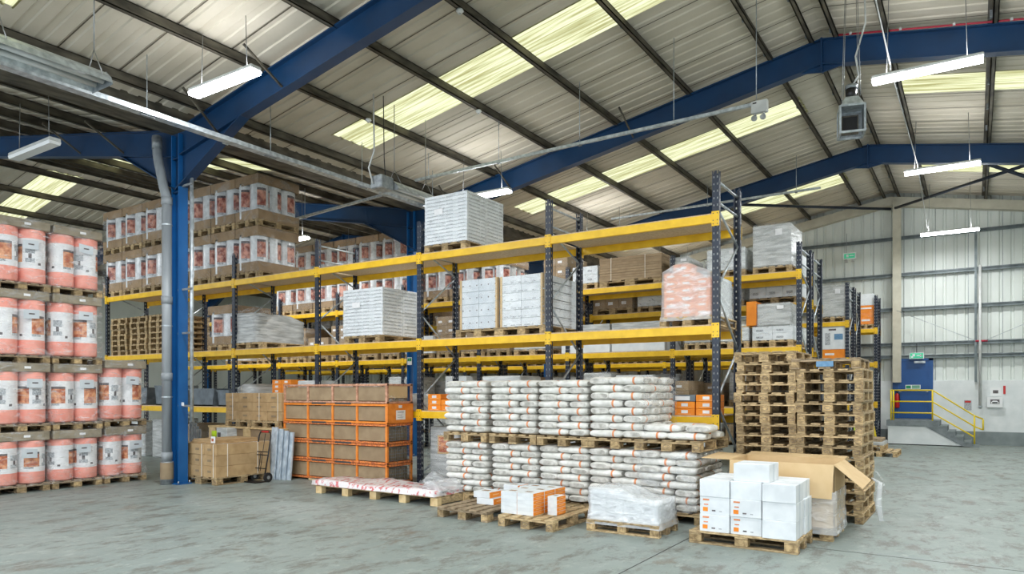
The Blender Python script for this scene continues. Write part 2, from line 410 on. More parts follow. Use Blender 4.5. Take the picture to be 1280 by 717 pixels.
# fly braces: slim rods from rafters up to purlins
for n_,(x,Y) in enumerate(((-11.0,7.6),(-9.4,7.6),(-9.4,14.3),(-6.2,14.3),(-11,14.3),(-14.2,7.6),(-15.9,7.6))):
    mb=MB();z=rtop(x);mb.bar((x,Y+.05,z-.42-(.25 if abs(x-VX)<1.5 else 0)),(x,Y-.75,z+.02),.03,.03,M['purlin'])
    mb.tube([(x,Y+.0,z-.43-(.25 if abs(x-VX)<1.5 else 0)),(x,Y+.1,z-.43-(.25 if abs(x-VX)<1.5 else 0))],.02,M['galv'],6)
    tag(mb.build('rafter_brace'),'thin steel stay between purlin and blue rafter, '+['beside the column head','second along from the column head','behind the white stack lamp','above the middle of the racking','over the middle column haunch','on the dim bay haunch','further out in the dim bay'][n_],'brace',kind='structure')
# pipe bracing of the end bay
for n_,(p,q) in enumerate((((-2.4,27.0,7.85),(-6.2,21.3,7.3)),((-2.3,27.0,7.85),(1.2,21.3,7.25)),((.3,21.3,7.35),(3.6,27.0,7.0)))):
    mb=MB();mb.tube([p,q],.045,M['post'],10);
    tag(mb.build('wind_brace'),'dark tubular roof brace '+['over the wrapped load towards the end wall','from wall column head towards the hanging lamp','descending beyond the last lamp'][n_],'brace',kind='structure')
# end wall
def clad_wall(name,x0,x1,Y,z0,ztop,label):
    mb=MB();x=x0;pts=[]
    while x<x1:
        for dx,dy in ((0,0),(.2,0),(.225,.03),(.28,.03),(.305,0)):
            if x+dx<x1:pts.append((x+dx,dy))
        x+=.305
    pts.append((x1,0));o=[pts[0]]
    for q in pts[1:]:
        if q[0]-o[-1][0]>1e-4:o.append(q)
    br=sorted(set(o+[(RX,0),(VX,0),(LRX,0)]))
    for (a,da),(b,db) in zip(br,br[1:]):
        mb.quad((a,Y+da,z0),(b,Y+db,z0),(b,Y+db,ztop(b)),(a,Y+da,ztop(a)),M['clad'])
    xx=x0+.6
    while xx<x1:
        mb.box(xx,xx+.014,Y-.006,Y,z0,ztop(xx),M['galvdull']);xx+=.915
    return tag(mb.build(name,fix=False),label,'wall',kind='structure')
clad_wall('wall_end',XL,XR,YW,2.0,lambda x:rtop(x)+.25,'pale corrugated end wall cladding above white blockwork')
mb=MB();mb.box(XL,XR,YW-.12,YW+.1,.42,2.06,M['blockwall'])
b_=tag(mb.build('wall_end_lower'),'white painted block dado of the end wall','wall',kind='structure')
mb=MB();mb.box(XL,XR,YW-.125,YW+.1,0,.42,M['base'])
tag(mb.build('baseboard_end'),'grey painted band at the foot of the end wall','skirting',kind='structure')
mb=MB();mb.box(XR,XR+.2,YB,YW+.1,0,6.9,M['clad']);tag(mb.build('wall_right'),'pale side wall beyond the gangway, outside the view','wall',kind='structure')
mb=MB();mb.box(XL-.2,XL,YB,YW+.1,0,6.9,M['clad']);tag(mb.build('wall_left'),'pale side wall of the neighbouring bay','wall',kind='structure')
mb=MB();mb.box(XL-.3,XR+.3,YB-6,YW+.3,-.2,0,M['floor'])
fl_=tag(mb.build('floor'),'worn grey green painted concrete floor','floor',kind='structure')
for n_,(a,b) in enumerate((((-3.0,7.25),(-8.5,2.0)),((-3.0,7.25),(-1.62,6.55)),((-1.62,6.55),(7,5.6)),((-3.0,7.25),(-2.75,7.9)))):
    pass
mb=MB()
mb.box(-2.786,-2.774,-4,26.8,-.002,.0015,M['gap']);mb.box(-2.786,7,8.245,8.255,-.002,.0015,M['gap']);mb.box(-31,-2.786,-1.0,-.99,-.002,.0015,M['gap'])
tag(mb.build('floor_joint'),'thin dark saw cut joints in the concrete floor','floor joint',kind='structure')
wy=YW-.2
for n_,z in enumerate((6.85,5.62,4.46,3.28,2.86)):
    mb=MB();ztop=z
    xa,xb=(XL,XR) if z<6.2 else (-9.4,4.6)
    mb.box(xa,xb,wy,wy+.2,z,z+.02,M['girt']);mb.box(xa,xb,wy,wy+.02,z-.06,z+.06,M['girt']);
    tag(mb.build('wall_girt'),'horizontal steel sheeting rail on end wall, %s from the roof'%ordn[n_],'wall rail',kind='structure')
mb=MB();mb.box(-2.32,-2.08,wy-.22,wy-.2,2.0,8.05,M['ivory']);mb.box(-2.32,-2.08,wy-.02,wy,2.0,8.05,M['ivory']);mb.box(-2.21,-2.19,wy-.2,wy-.02,2.0,8.05,M['ivory']);mb.box(-2.32,-2.3,wy-.2,wy-.02,2.0,8.05,M['ivory'])
tag(mb.build('wall_column'),'cream steel post under the ridge of the end wall','column',kind='structure')
mb=MB();mb.box(-.02,.05,wy-.05,wy,2.0,6.9,M['girt'])
tag(mb.build('wall_post'),'slim dark vertical rail on the end wall above the stair foot','wall rail',kind='structure')
for sgn,x1,tx in ((-1,LRX+9,'a'),(1,XR,'b')):pass
mb=MB()
mb.prism([(VX,rtop(VX)),(RX,RZ),(XR,rtop(XR)),(XR,rtop(XR)-.3),(RX,RZ-.3),(VX,rtop(VX)-.3)],'y',YW-.3,YW-.02,M['ivory'])
tag(mb.build('trim_1'),'cream sloping beam along the top of the end wall','gable beam',kind='structure')
# door in the end wall
t=thing('door_1','blue fire exit door at the head of the yellow railed steps','door',(-1.72,YW-.13,.8),kind='structure')
mb=MB();mb.box(-.62,-.44,-.06,.02,0,2.1,M['bluedoor']);mb.box(.44,.56,-.06,.02,0,2.1,M['bluedoor']);mb.box(-.62,.56,-.06,.02,1.93,2.1,M['bluedoor']);mb.build('frame',t)
mb=MB();mb.box(-.44,.44,-.035,.01,0,1.93,M['bluedoor']);mb.box(-.36,.36,-.045,-.035,.1,.8,M['bluedoor']);mb.box(-.36,.36,-.045,-.035,1.05,1.8,M['bluedoor']);mb.build('leaf',t)
mb=MB();mb.box(-.24,.2,-.055,-.045,.98,1.12,M['signwhite']);mb.box(-.22,-.08,-.06,-.055,1.0,1.1,M['green']);mb.box(-.05,.18,-.06,-.055,1.06,1.1,M['green']);mb.box(-.05,.18,-.06,-.055,1.0,1.04,M['green']);mb.build('notice',t)
mb=MB();mb.tube([(-.42,-.1,.92),(.42,-.1,.92)],.02,M['galv'],8);mb.box(-.42,-.36,-.1,-.03,.88,.96,M['galv']);mb.box(.36,.42,-.1,-.03,.88,.96,M['galv']);mb.build('push_bar',t)
mb=MB();mb.box(.02,.34,-.11,-.04,1.84,1.91,M['galv']);mb.build('door_closer',t)
# exit signs
t=thing('exit_sign','green running man exit sign above the blue door','sign',(-1.62,YW-.35,2.88))
mb=MB();mb.box(-.21,.21,-.03,.03,-.1,.1,M['signwhite']);mb.build('casing',t)
mb=MB();mb.box(-.19,.19,-.036,-.03,-.085,.085,M['tubedim']);mb.box(-.12,-.05,-.04,-.036,-.02,.06,M['signwhite']);mb.box(-.16,-.1,-.04,-.036,-.06,-.01,M['signwhite']);mb.box(.0,.15,-.04,-.036,-.01,.02,M['signwhite']);mb.prism([(.1,.05),(.17,.005),(.1,-.04)],'y',-.04,-.036,M['signwhite']);mb.build('pictogram',t)
mb=MB();mb.tube([(0,0,.1),(0,0,.4)],.012,M['black'],6);mb.build('drop_rod',t)
t=thing('exit_sign','green exit sign with twin spots hanging beside the cream wall post','sign',(-3.62,YW-.5,6.35))
mb=MB();mb.box(-.2,.2,-.04,.04,-.1,.12,M['signwhite']);mb.build('casing',t)
mb=MB();mb.box(-.17,.17,-.046,-.04,-.07,.09,M['tubedim']);mb.box(-.1,-.03,-.05,-.046,-.03,.06,M['signwhite']);mb.box(.0,.13,-.05,-.046,0,.03,M['signwhite']);mb.build('pictogram',t)
for sx in (-.1,.1):
    mb=MB();mb.tube([(sx,0,-.1),(sx,-.03,-.19)],[.03,.055],M['lampbody'],8);mb.build('spot_lamp',t)
mb=MB();mb.tube([(-.1,0,.12),(-.1,0,.8)],.01,M['galvdull'],6);mb.build('drop_rod',t)
# steps and platform in front of the door
t=thing('platform_steps','grey and white concrete landing with steps down from blue door','steps',(0,25.75,0))
mb=MB();mb.box(-2.4,-.95,.0,1.4,.6,.78,M['stepgrey']);mb.build('landing',t)
n=5;x0=-.95;dx=.21;dz=.78/n
mb=MB()
sof=lambda x:max(0,.60-(x-(x0-.36))*.60/1.02)
mb.prism([(x0-.36,.599),(x0,sof(x0)),(x0,.599)],'y',0,1.4,M['stepgrey'])
for i in range(n):
    a=x0+dx*i;b=a+dx;zt=.78-dz*(i+1)
    if zt<.02:zt=.02
    mb.prism([(a,sof(a)),(b,sof(b)),(b,zt),(a,zt)],'y',0,1.4,M['stepgrey'])
    mb.box(a-.0,a+.02,-.004,1.4,max(0,zt-.02),zt+dz+.0,M['stepgrey']);mb.box(a,b+.015,-.012,1.4,zt-.03,zt+.002,M['base'])
mb.build('stair_flight',t)
mb=MB();mb.prism([(-2.36,.03),(-2.36,.6),(x0-.36,.6),(x0+.61,.03)],'y',.03,1.38,M['blockwall']);mb.build('plinth',t)
t=thing('handrail','yellow tubular handrail on the landing and steps','handrail',(0,25.75,0))
P=lambda a,b,name:MB().tube([a,b],.024,M['railyellow'],8).build(name,t)
for x,zb,zt in ((-2.27,.78,1.76),(-1.12,.78,1.76),(-.02,.1,.98)):
    P((x,.05,zb),(x,.05,zt),'post')
P((-2.2,.05,.78),(-2.2,.05,1.76),'post')
for dz_ in (0,.36,.72):
    MB().tube([(-2.27,.05,1.74-dz_),(-1.12,.05,1.74-dz_),(-.02,.05,.96-dz_*.9),(.2 if dz_<.4 else -.02,.05,.86-dz_*.9)],.022,M['railyellow'],8).build('rail',t)
P((.2,.05,.86),(.2,.05,.53),'rail_end')
P((-2.27,.05,1.74),(-2.27,1.2,1.74),'rail')
t=thing('fire_extinguisher','red fire extinguisher on the wall beside the blue door','fire extinguisher',(-2.2,YW-.25,1.15))
MB().tube([(0,0,0),(0,0,.02),(0,0,.4),(0,0,.46),(0,0,.5)],[.06,.075,.075,.05,.02],M['red'],12).build('body',t)
MB().tube([(0,0,.5),(0,0,.56)],.02,M['black'],8).box(-.015,.015,-.09,.02,.55,.575,M['black']).build('valve',t)
MB().tube([(0,-.03,.53),(.08,-.05,.45),(.085,-.04,.2)],.012,M['rubber'],6).build('hose',t)
t=thing('dock_control_box','white wall box with black window beside red strip','control box',(.52,YW-.25,1.35))
MB().box(-.2,.2,0,.12,-.15,.17,M['signwhite']).build('casing',t)
MB().box(-.12,.12,-.008,0,-.04,.1,M['ink']).prism([(-.1,-.03),(-.1,.01),(-.05,.06),(.05,.06),(.1,.01),(.1,-.03)],'y',-.014,-.008,M['signwhite']).box(-.07,.07,-.018,-.014,-.02,.02,M['black']).build('window_panel',t)
t=tag(MB().box(.4,.68,YW-.14,YW-.125,1.56,1.82,M['signwhite']).box(.47,.61,YW-.145,YW-.14,1.64,1.74,M['ink']).build('instruction_notice'),'white notice with dark picture above the control box','notice')
t=tag(MB().box(.74,.8,YW-.14,YW-.125,1.62,1.88,M['red']).build('red_strip_sign'),'narrow red strip sign beside white notice','sign')
t=tag(MB().box(-.3,-.1,YW-.14,YW-.125,1.1,1.42,M['greyprint']).box(-.28,-.12,YW-.145,YW-.14,1.34,1.4,M['red']).build('safety_sign'),'small grey safety poster on white blockwork by handrail end','poster')
t=thing('sprinkler_pipe','pale grey vertical pipe on end wall with red flange and valve','pipe',(.13,YW-.4,0))
MB().tube([(0,0,1.15),(0,0,5.7)],.04,M['lampbody'],10).build('riser',t)
MB().tube([(-.12,0,3.3),(.2,0,3.3)],.03,M['redcable'],8).tube([(0,0,1.2),(0,0,1.9)],.022,M['redcable'],8).build('red_fitting',t)
MB().tube([(-.06,-.02,1.22),(.06,-.02,1.22)],.03,M['galv'],8).build('valve',t)
mb=MB().tube([(-2.2,YW-.42,4.4),(.0,YW-.42,3.32)],.008,M['galv'],5);tag(mb.build('stay_wire'),'thin stay wire sloping from cream post down to red flange','wire')
mb=MB().tube([(.25,YW-.42,3.3),(3.0,YW-.42,4.6)],.008,M['galv'],5);tag(mb.build('stay_wire'),'thin stay wire rising from red flange towards outer wall','wire')

# ------------------------------------------------------------------ pallets
def pallet_shapes(w,l,wd,we,single=False,marks=False,boards='y'):
    """w along x, l along y, top boards along y"""
    top=MB();nb=5 if w<.9 else 7
    bw=.118;gap=(w-nb*bw)/(nb-1)
    for i in range(nb):
        x=-w/2+i*(bw+gap);top.cbox(x,x+bw,-l/2,l/2,.12,.142,wd,.003)
    st=[]
    for y in (-l/2,-.07,l/2-.145):
        s=MB();s.cbox(-w/2,w/2,y,y+.145,.098,.119,wd,.003);st.append(s)
    bl=[];bb=[]
    for x in (-w/2,-.065,w/2-.1):
        bwid=.1 if abs(x)>.1 else .13
        for y in (-l/2,-.07,l/2-.145):
            b=MB();b.cbox(x,x+bwid,y,y+.145,.022,.097,we,.004)
            if marks and y==-l/2:
                cx=x+bwid/2
                pts=[(cx+.038*math.cos(a*PI/8),y-.001,.06+.022*math.sin(a*PI/8)) for a in range(17)]
                b.tube(pts,.0022,M['ink'],4,False)
            bl.append(b)
        b=MB();b.cbox(x-.0,x+bwid,-l/2,l/2,0,.021,wd,.003);bb.append(b)
    return top,st,bl,bb
def merge(ms):
    o=MB()
    for m in ms:
        b=len(o.v);o.v+=m.v
        for f,mi,s in zip(m.f,m.mi,m.sm):o.face([i+b for i in f],m.mats[mi],s)
    return o
def pallet_proto(w,l,wd,we,detail=True,marks=False):
    root=thing('pallet','','pallet')
    top,st,bl,bb=pallet_shapes(w,l,wd,we,marks=marks)
    top.build('deck',root)
    if detail:
        for s in st:s.build('stringer',root)
        for b in bl:b.build('block',root)
        for b in bb:b.build('bottom_board',root)
    else:
        merge(st).build('stringer',root);merge(bl).build('block',root);merge(bb).build('bottom_board',root)
    return Proto(root)
PA=pallet_proto(.8,1.2,M['wood'],M['woodend'],marks=True)       # short side to the viewer
PAG=pallet_proto(.8,1.2,M['woodgrey'],M['woodend'])
PAF=pallet_proto(.8,1.2,M['wood'],M['woodend'])
# far pallets: one mesh
top_,st_,bl_,bb_=pallet_shapes(.8,1.2,M['wood'],M['woodend'])
FARP=merge([top_]+st_+bl_+bb_).mesh('pallet')
def farpal(loc,label,rz=0,s=(1,1,1),group=None,wood=None):
    o=bpy.data.objects.new('pallet',FARP);COL.objects.link(o);o.location=loc;o.rotation_euler=(0,0,rz);o.scale=s
    return tag(o,label,'pallet',group)
PH=.142

# ------------------------------------------------------------------ racking
def post_mesh(h):
    mb=MB();w=.1;d=.075;t=.004
    xs=[-w/2,-.034,-.018,.018,.034,w/2];nz=int(h/.1)
    for i in range(5):
        if i in (1,3):
            for k in range(nz):
                z=k*.1
                mb.quad((xs[i],-d/2,z),(xs[i+1],-d/2,z),(xs[i+1],-d/2,z+.045),(xs[i],-d/2,z+.045),M['post'])
                mb.quad((xs[i],-d/2,z+.075),(xs[i+1],-d/2,z+.075),(xs[i+1],-d/2,z+.1),(xs[i],-d/2,z+.1),M['post'])
                # pale plate behind the slot paints in light showing through it
                mb.quad((xs[i],-d/2+.012,z+.045),(xs[i+1],-d/2+.012,z+.045),(xs[i+1],-d/2+.012,z+.075),(xs[i],-d/2+.012,z+.075),M['lampbody'])
        else:
            mb.quad((xs[i],-d/2,0),(xs[i+1],-d/2,0),(xs[i+1],-d/2,h),(xs[i],-d/2,h),M['post'])
    for sx in (-w/2,w/2-t):
        # slotted flank: same slots on the side
        for k in range(nz):
            z=k*.1
            mb.box(sx,sx+t,-d/2,d/2,z,z+.05,M['post']);mb.box(sx,sx+t,-d/2,-.012,z+.05,z+.1,M['post']);mb.box(sx,sx+t,.012,d/2,z+.05,z+.1,M['post'])
    mb.box(-w/2,-w/2+.02,d/2-t,d/2,0,h,M['post']);mb.box(w/2-.02,w/2,d/2-t,d/2,0,h,M['post'])
    mb.box(-.07,.07,-.07,.07,0,.006,M['post'])
    return mb.mesh('post')
POST=post_mesh(4.85)
def brace_meshes(y0,y1,h):
    out=[];zs=[.15,.75,1.55,2.35,3.15,3.95];side=0
    for a,b in zip(zs,zs[1:]):
        ya,yb=(y0+.03,y1-.03) if side==0 else (y1-.03,y0+.03)
        out.append(MB().tube([(0,ya,a),(0,yb,b)],.017,M['galv'],6));side^=1
    out.append(MB().tube([(0,y1-.03,3.95),(0,y0+.03,4.35)],.017,M['galv'],6))
    for z in (4.42,4.72,.15):out.append(MB().tube([(0,y0+.03,z),(0,y1-.03,z)],.02,M['galv'],6))
    return out
BR=None
def lk(name,me,parent,loc=(0,0,0)):
    o=bpy.data.objects.new(name,me);COL.objects.link(o);o.parent=parent;o.location=loc;return o
BAYW=2.765
def rack(label,xr,nb,y0,depth,levels,decks=True):
    """run of bays going towards -x from xr, front face y0"""
    t=thing('pallet_rack',label,'pallet racking',(xr,y0,0),group=None)
    y1=depth
    brs=[b.mesh('brace') for b in brace_meshes(0,y1,4.85)]
    xs=[-i*BAYW for i in range(nb+1)]
    for x in xs:
        f=bpy.data.objects.new('upright_frame',None);COL.objects.link(f);f.parent=t;f.location=(x,0,0);f.empty_display_size=.1
        lk('post',POST,f,(0,.04,0));p=lk('post',POST,f,(0,y1-.04,0));p.rotation_euler=(0,0,PI)
        for b in brs:lk('brace',b,f)
    # beams
    mb=MB();L=BAYW-.1
    mb.cbox(-L,0,-.052,-.005,-.12,0,M['yellow'],.004);mb.box(-L,0,-.005,.0,-.12,-.03,M['yellow'])
    for x in (-L-.004,-.002): mb.box(x,x+.006,-.06,0,-.17,.03,M['yellow'])
    bm_=mb.mesh('beam')
    mc=MB();mc.box(-.055,.055,-.012,-.003,-.17,.04,M['yellow'])
    for z in (-.14,-.09,.01):
        for x in (-.03,.03):mc.tube([(x,-.012,z),(x,-.016,z)],.008,M['post'],6)
    cm_=mc.mesh('beam_connector')
    dk=MB()
    for i in range(4):
        w=L/4;dk.box(-L+i*w+.003,-L+(i+1)*w-.003,.02,y1-.02,-.02,.0,M['chip'])
    dk_=dk.mesh('deck')
    for i in range(nb):
        for z in levels[i%len(levels)] if isinstance(levels[0],(list,tuple)) else levels:
            b=lk('beam',bm_,t,(xs[i]-.05,.045,z));b2=lk('beam',bm_,t,(xs[i+1]+.05,y1-.045,z));b2.rotation_euler=(0,0,PI)
            if decks: lk('deck',dk_,t,(xs[i]-.05,0,z+.02))
    for i in range(nb+1):
        for z in (levels[0] if isinstance(levels[0],(list,tuple)) else levels):
            lk('beam_connector',cm_,t,(xs[i],.0,z));c=lk('beam_connector',cm_,t,(xs[i],y1,z));c.rotation_euler=(0,0,PI)
    return t
LV=(1.33,2.64,4.23)
rack('yellow and navy pallet racking run nearest the open floor',-3.1,6,10.05,1.15,LV)
rack('second racking run, across the aisle behind the front run',-3.1,8,15.75,1.15,LV)
rack('third racking run, backing onto the second run',-3.1,8,17.05,1.15,(1.33,2.64,3.72))
rack('fourth racking run, beyond the second aisle',-3.1,9,22.45,1.15,(1.33,2.64,3.72))
rack('fifth racking run, backing onto the fourth run',-3.1,9,23.85,1.1,(1.33,2.64,3.72))
rack('short last racking run against the end wall',-2.72,6,25.9,.95,(1.33,2.64,3.75))
DZ=.021
Z0,Z1,Z2=LV[0]+DZ,LV[1]+DZ,LV[2]+DZ

# ------------------------------------------------------------------ loads
def roll_mesh(name,r,h,body,band,photo,z0,z1,seed,ns=28):
    """a wrapped roll; faces of the wall carry band, picture and print areas"""
    rr=random.Random(seed);mb=MB()
    zs=[0,.012,.03*h/.9]+[h*(z0+(z1-z0)*k) for k in (0,.12,.2,.34,.5,.72,.8,.92,1)]+[h-.03,h-.012,h]
    rs=[r*.8,r*.95,r]+[r]*9+[r,r*.95,r*.8]
    rows=len(zs)
    for z,q in zip(zs,rs):
        for k in range(ns):
            a=2*PI*k/ns;mb.v.append((q*math.cos(a),q*math.sin(a),z))
    off=rr.randrange(ns)
    for i in range(rows-1):
        zc=i
        for k in range(ns):
            kk=(k+off)%(14 if ns==28 else 8)
            m=body
            if 3<=i<=10:
                m=band
                if 1<=kk<=(5 if ns==28 else 4):
                    if i in (5,6,7):m=photo
                    if i==8:m=M['ink']
                    if i==4 and kk<4:m=M['greyprint']
                elif 7<=kk<=9 and ns==28:
                    if i in(5,7):m=M['greyprint']
                    if i==6 and kk==8:m=M['ink']
                elif kk==11 and i==4:m=M['ink']
            mb.face([i*ns+k,i*ns+(k+1)%ns,(i+1)*ns+(k+1)%ns,(i+1)*ns+k],m,True)
    mb.face([k for k in range(ns)][::-1],body);mb.face([(rows-1)*ns+k for k in range(ns)],body)
    return mb.mesh(name)
def shell(mb,x0,x1,y0,y1,z0,z1,m,jit=.012,n=(5,5,5),top=None,skirt=0,rnd=R,smooth=True):
    """wrinkled wrapped surface: sides and top of a box as a jittered grid; top(x,y) gives height"""
    nx,ny,nz=n
    ring=[]
    for i in range(nx):ring.append((i/nx,0))
    for i in range(ny):ring.append((1,i/ny))
    for i in range(nx):ring.append((1-i/nx,1))
    for i in range(ny):ring.append((0,1-i/ny))
    N_=len(ring);base=len(mb.v)
    for k in range(nz+1):
        t=k/nz
        for u,v in ring:
            zt=top(u,v) if top else z1
            sk=skirt*max(0,1-t*3.5)
            x=x0+(x1-x0)*u+(u-.5)*2*sk+rnd.uniform(-jit,jit);y=y0+(y1-y0)*v+(v-.5)*2*sk+rnd.uniform(-jit,jit)
            mb.v.append((x,y,z0+(zt-z0)*t+(rnd.uniform(-jit,jit) if 0<k else 0)))
    for k in range(nz):
        for i in range(N_):
            j=(i+1)%N_;mb.face([base+k*N_+i,base+k*N_+j,base+(k+1)*N_+j,base+(k+1)*N_+i],m,smooth)
    tb=len(mb.v);gi={}
    for i in range(nx+1):
        for j in range(ny+1):
            if i in(0,nx) or j in(0,ny):
                if j==0:q=i
                elif i==nx:q=nx+j
                elif j==ny:q=nx+ny+(nx-i)
                else:q=2*nx+ny+(ny-j)
                gi[i,j]=base+nz*N_+(q%N_)
            else:
                u,v=i/nx,j/ny;gi[i,j]=len(mb.v)
                mb.v.append((x0+(x1-x0)*u,y0+(y1-y0)*v,(top(u,v) if top else z1)+rnd.uniform(-jit,jit)))
    for i in range(nx):
        for j in range(ny):mb.face([gi[i,j],gi[i+1,j],gi[i+1,j+1],gi[i,j+1]],m,smooth)
    return mb
# --- salmon coloured insulation rolls, four tiers, along the left
PRO=[roll_mesh('roll',.205,.87,M['pink'],M['label'],M['photo'],.25,.76,s) for s in range(6)]
CAPM=None
def pink_load(y0,y1,z0,ztop,label,seed):
    """faces +x at x=-13.35; pallet base z0, cap top ztop"""
    rr=random.Random(seed);w=y1-y0;xf=-13.36;dep=1.2
    p=PAG.place((xf-dep/2,(y0+y1)/2,z0),PI/2,'grey brown pallet under %s'%label,'pallets under the salmon roll loads',(w/.8,1,.95))
    zb=z0+.137;hc=.15;hr=ztop-hc*.45-zb
    t=thing('insulation_roll_load','salmon insulation rolls under film, %s'%label,'wrapped rolls',(xf,(y0+y1)/2,zb),group='salmon insulation roll loads')
    for i in range(3):
        for j in (-1,1):
            o=lk('roll',PRO[rr.randrange(6)],t,(-.215-i*.39,j*(w/4-.004),0));o.rotation_euler=(0,0,rr.uniform(0,6.28));o.scale=(w/.845,w/.845,hr/.87)
    mb=MB();h1=ztop-zb;mb.cbox(-dep-.0,.008,-w/2+.008,w/2-.008,h1-hc,h1,M['cap'],.012)
    for s in (-1,1):  # folded corner tab
        mb.box(-.006,.012,s*(w/2-.06)-.04,s*(w/2-.06)+.04,h1-hc+.01,h1-.02,M['cap'])
    mb.box(.008,.011,.02,.12,h1-hc*.62,h1-hc*.35,M['label']);mb.build('cap_tray',t)
    mb=MB();shell(mb,-dep,.016,-w/2+.002,w/2-.002,-.03,h1+.012,M['film'],.01,(5,6,7),skirt=.05,rnd=rr);mb.build('stretch_film',t)
    yy=rr.uniform(-.02,.1);zz=h1*.62+rr.uniform(-.05,.06)
    mb=MB();a=rr.uniform(-.012,.012)
    mb.hexa([(.032,yy-.05,zz-.07+a),(.032,yy+.19,zz-.07-a),(.036,yy+.19,zz-.07-a),(.036,yy-.05,zz-.07+a),(.032,yy-.05,zz+.08+a),(.032,yy+.19,zz+.08-a),(.036,yy+.19,zz+.08-a),(.036,yy-.05,zz+.08+a)],M['whiteshade'])
    mb.box(.0365,.0375,yy+.03,yy+.12,zz,zz+.022,M['ink']);mb.build('paper_label',t)
tiers=[0,1.02,2.18,3.40,4.60]
cols=[(4.17,5.0),(5.02,5.88),(5.92,6.75)]
wt=['bottom tier','second tier','third tier','top tier'];wc=['column cut by picture edge','column nearest the camera','tall column beside the short one']
wc=['hidden end column','outermost tall column at picture edge','tall column next to the two high column']
for c,(a,b) in enumerate(cols):
    for k in range(4):
        pink_load(a+.01*(k%2),b+.01*(k%2),tiers[k],tiers[k+1]-.002,'%s, %s'%(wt[k],wc[c]),c*10+k)
for k,(a,b) in enumerate(((0,1.04),(1.045,2.28))):
    pink_load(6.8,7.58,a,b,'%s, two high column by the downpipe'%wt[k],50+k)
# --- glossy white rolls in brown board trays on the racks
WRO=[roll_mesh('roll',.19,.6,M['clearwhite'],M['clearwhite'],M['photo2'],.2,.98,s+20,24) for s in range(5)]
def tray_mesh(w,l,h,t_=.006):
    mb=MB();mb.box(-w/2,w/2,0,l,0,t_,M['tray'])
    mb.box(-w/2,w/2,0,t_,0,h,M['tray']);mb.box(-w/2,w/2,l-t_,l,0,h,M['tray']);mb.box(-w/2,-w/2+t_,0,l,0,h,M['tray']);mb.box(w/2-t_,w/2,0,l,0,h,M['tray'])
    return mb.mesh('tray')
TR=tray_mesh(.93,1.14,.2)
TPROT=[None]
def tray_proto():
    t=thing('tray_roll_load','','wrapped rolls')
    lk('base_tray',TR,t)
    rr=random.Random(3)
    for i in (-1,1):
        for j in range(3):
            o=lk('roll',WRO[rr.randrange(5)],t,(i*.225,.19+j*.38,.02));o.rotation_euler=(0,0,rr.uniform(0,6.28));o.scale=(1.12,.97,1.3)
    c=lk('top_tray',TR,t,(0,1.14,.93));c.rotation_euler=(PI,0,0)
    mb=MB();shell(mb,-.475,.475,-.01,1.15,.0,.94,M['filmlight'],.01,(4,5,6),rnd=rr);mb.build('stretch_film',t)
    return Proto(t)
TP=tray_proto()
def roll_tier(x,y,z,label,zs=1.0,grp=None,xs=1.0,pal=True,k=0):
    if pal: farpal((x,y+.6,z),'pallet under %s'%label,0,(1.14*xs,.95,1),'pallets under the roll trays')
    TP.place((x,y+.03,z+.142),0,'picture printed rolls in brown trays, %s'%label,grp or 'brown tray roll loads',(xs,1,zs))
xr=[-19.45,-18.5,-17.53,-16.5,-15.53,-14.63,-13.83]
xe=[-19.95,-18.98,-18.02,-17.02,-15.98,-15.08,-14.16,-13.33]
nm=['at far end of front run top shelf','second from far end of front run top shelf','third from far end of front run top shelf','behind the downpipe on front run','behind the blue column on front run','third from open end of the roll row','second from open end of the roll row','at open corner of the roll row']
for i in range(7):
    x=(xe[i]+xe[i+1])/2;w=xe[i+1]-xe[i]
    for k in range(2):
        roll_tier(x,10.07,Z2+k*1.16,('lower, ' if k==0 else 'upper, ')+nm[i],1.08,'brown tray roll loads on the front run',(w-.02)/.93)
for i in range(6):
    x=-19.9+i*.98+.3
    for k in range(2):
        roll_tier(x,15.8,Z2+k*1.12,('lower' if k==0 else 'upper')+' tier, %s in the second run top shelf'%ordn[i],1.05,'brown tray roll loads on the second run')
for i in range(4):
    x=-14.0+i*1.0
    roll_tier(x,15.8,Z2,'single tier, %s place, second run'%ordn[i],1.0,'brown tray roll loads on the second run')
# single tray load on the middle shelf beside the grey wrapped load
roll_tier(-15.0,10.25,Z1,'on the middle shelf beside the grey wrapped load',1.0)

# --- stacks of flat white cartons
def flatpack_proto(w,l,n,h,split=True,printed=True):
    """wrapped block of n layers, two cartons deep along y"""
    t=thing('flat_carton_load','','wrapped cartons')
    ph=h/n
    def carton(lx,ly):
        mb=MB();mb.cbox(-lx/2,lx/2,0,ly,.001,ph-.002,M['white'],.004)
        if printed:
            q=random.Random(int(lx*100+ly*10))
            for s in (0,1):
                x=-lx/2+.06
                while x<lx/2-.1:
                    e=x+q.uniform(.05,.3);e=min(e,lx/2-.04)
                    if q.random()<.6:mb.box(x,e,-.0015,.001,.006,.016,M['greyprint'])
                    x=e+.03
            y=.05
            while y<ly-.1:
                e=min(y+q.uniform(.1,.35),ly-.03)
                mb.box(lx/2-.001,lx/2+.0015,y,e,.008,.022,M['greyprint']);y=e+.03
        return mb.mesh('carton')
    c=carton(w,l/2-.006)
    rr=random.Random(n)
    for k in range(n):
        for j in (0,1):
            lk('carton',c,t,(rr.uniform(-.004,.004),j*(l/2+.003)+rr.uniform(0,.004),k*ph))
    shell(MB(),-w/2-.004,w/2+.008,-.008,l+.008,.0,h+.004,M['filmlight'],.004,(4,4,5),rnd=rr).build('stretch_film',t)
    MB().box(-w*.25,-w*.05,-.014,-.012,h*.6,h*.72,M['label']).build('paper_label',t)
    return Proto(t)
FP=flatpack_proto(1.0,1.16,14,.97)
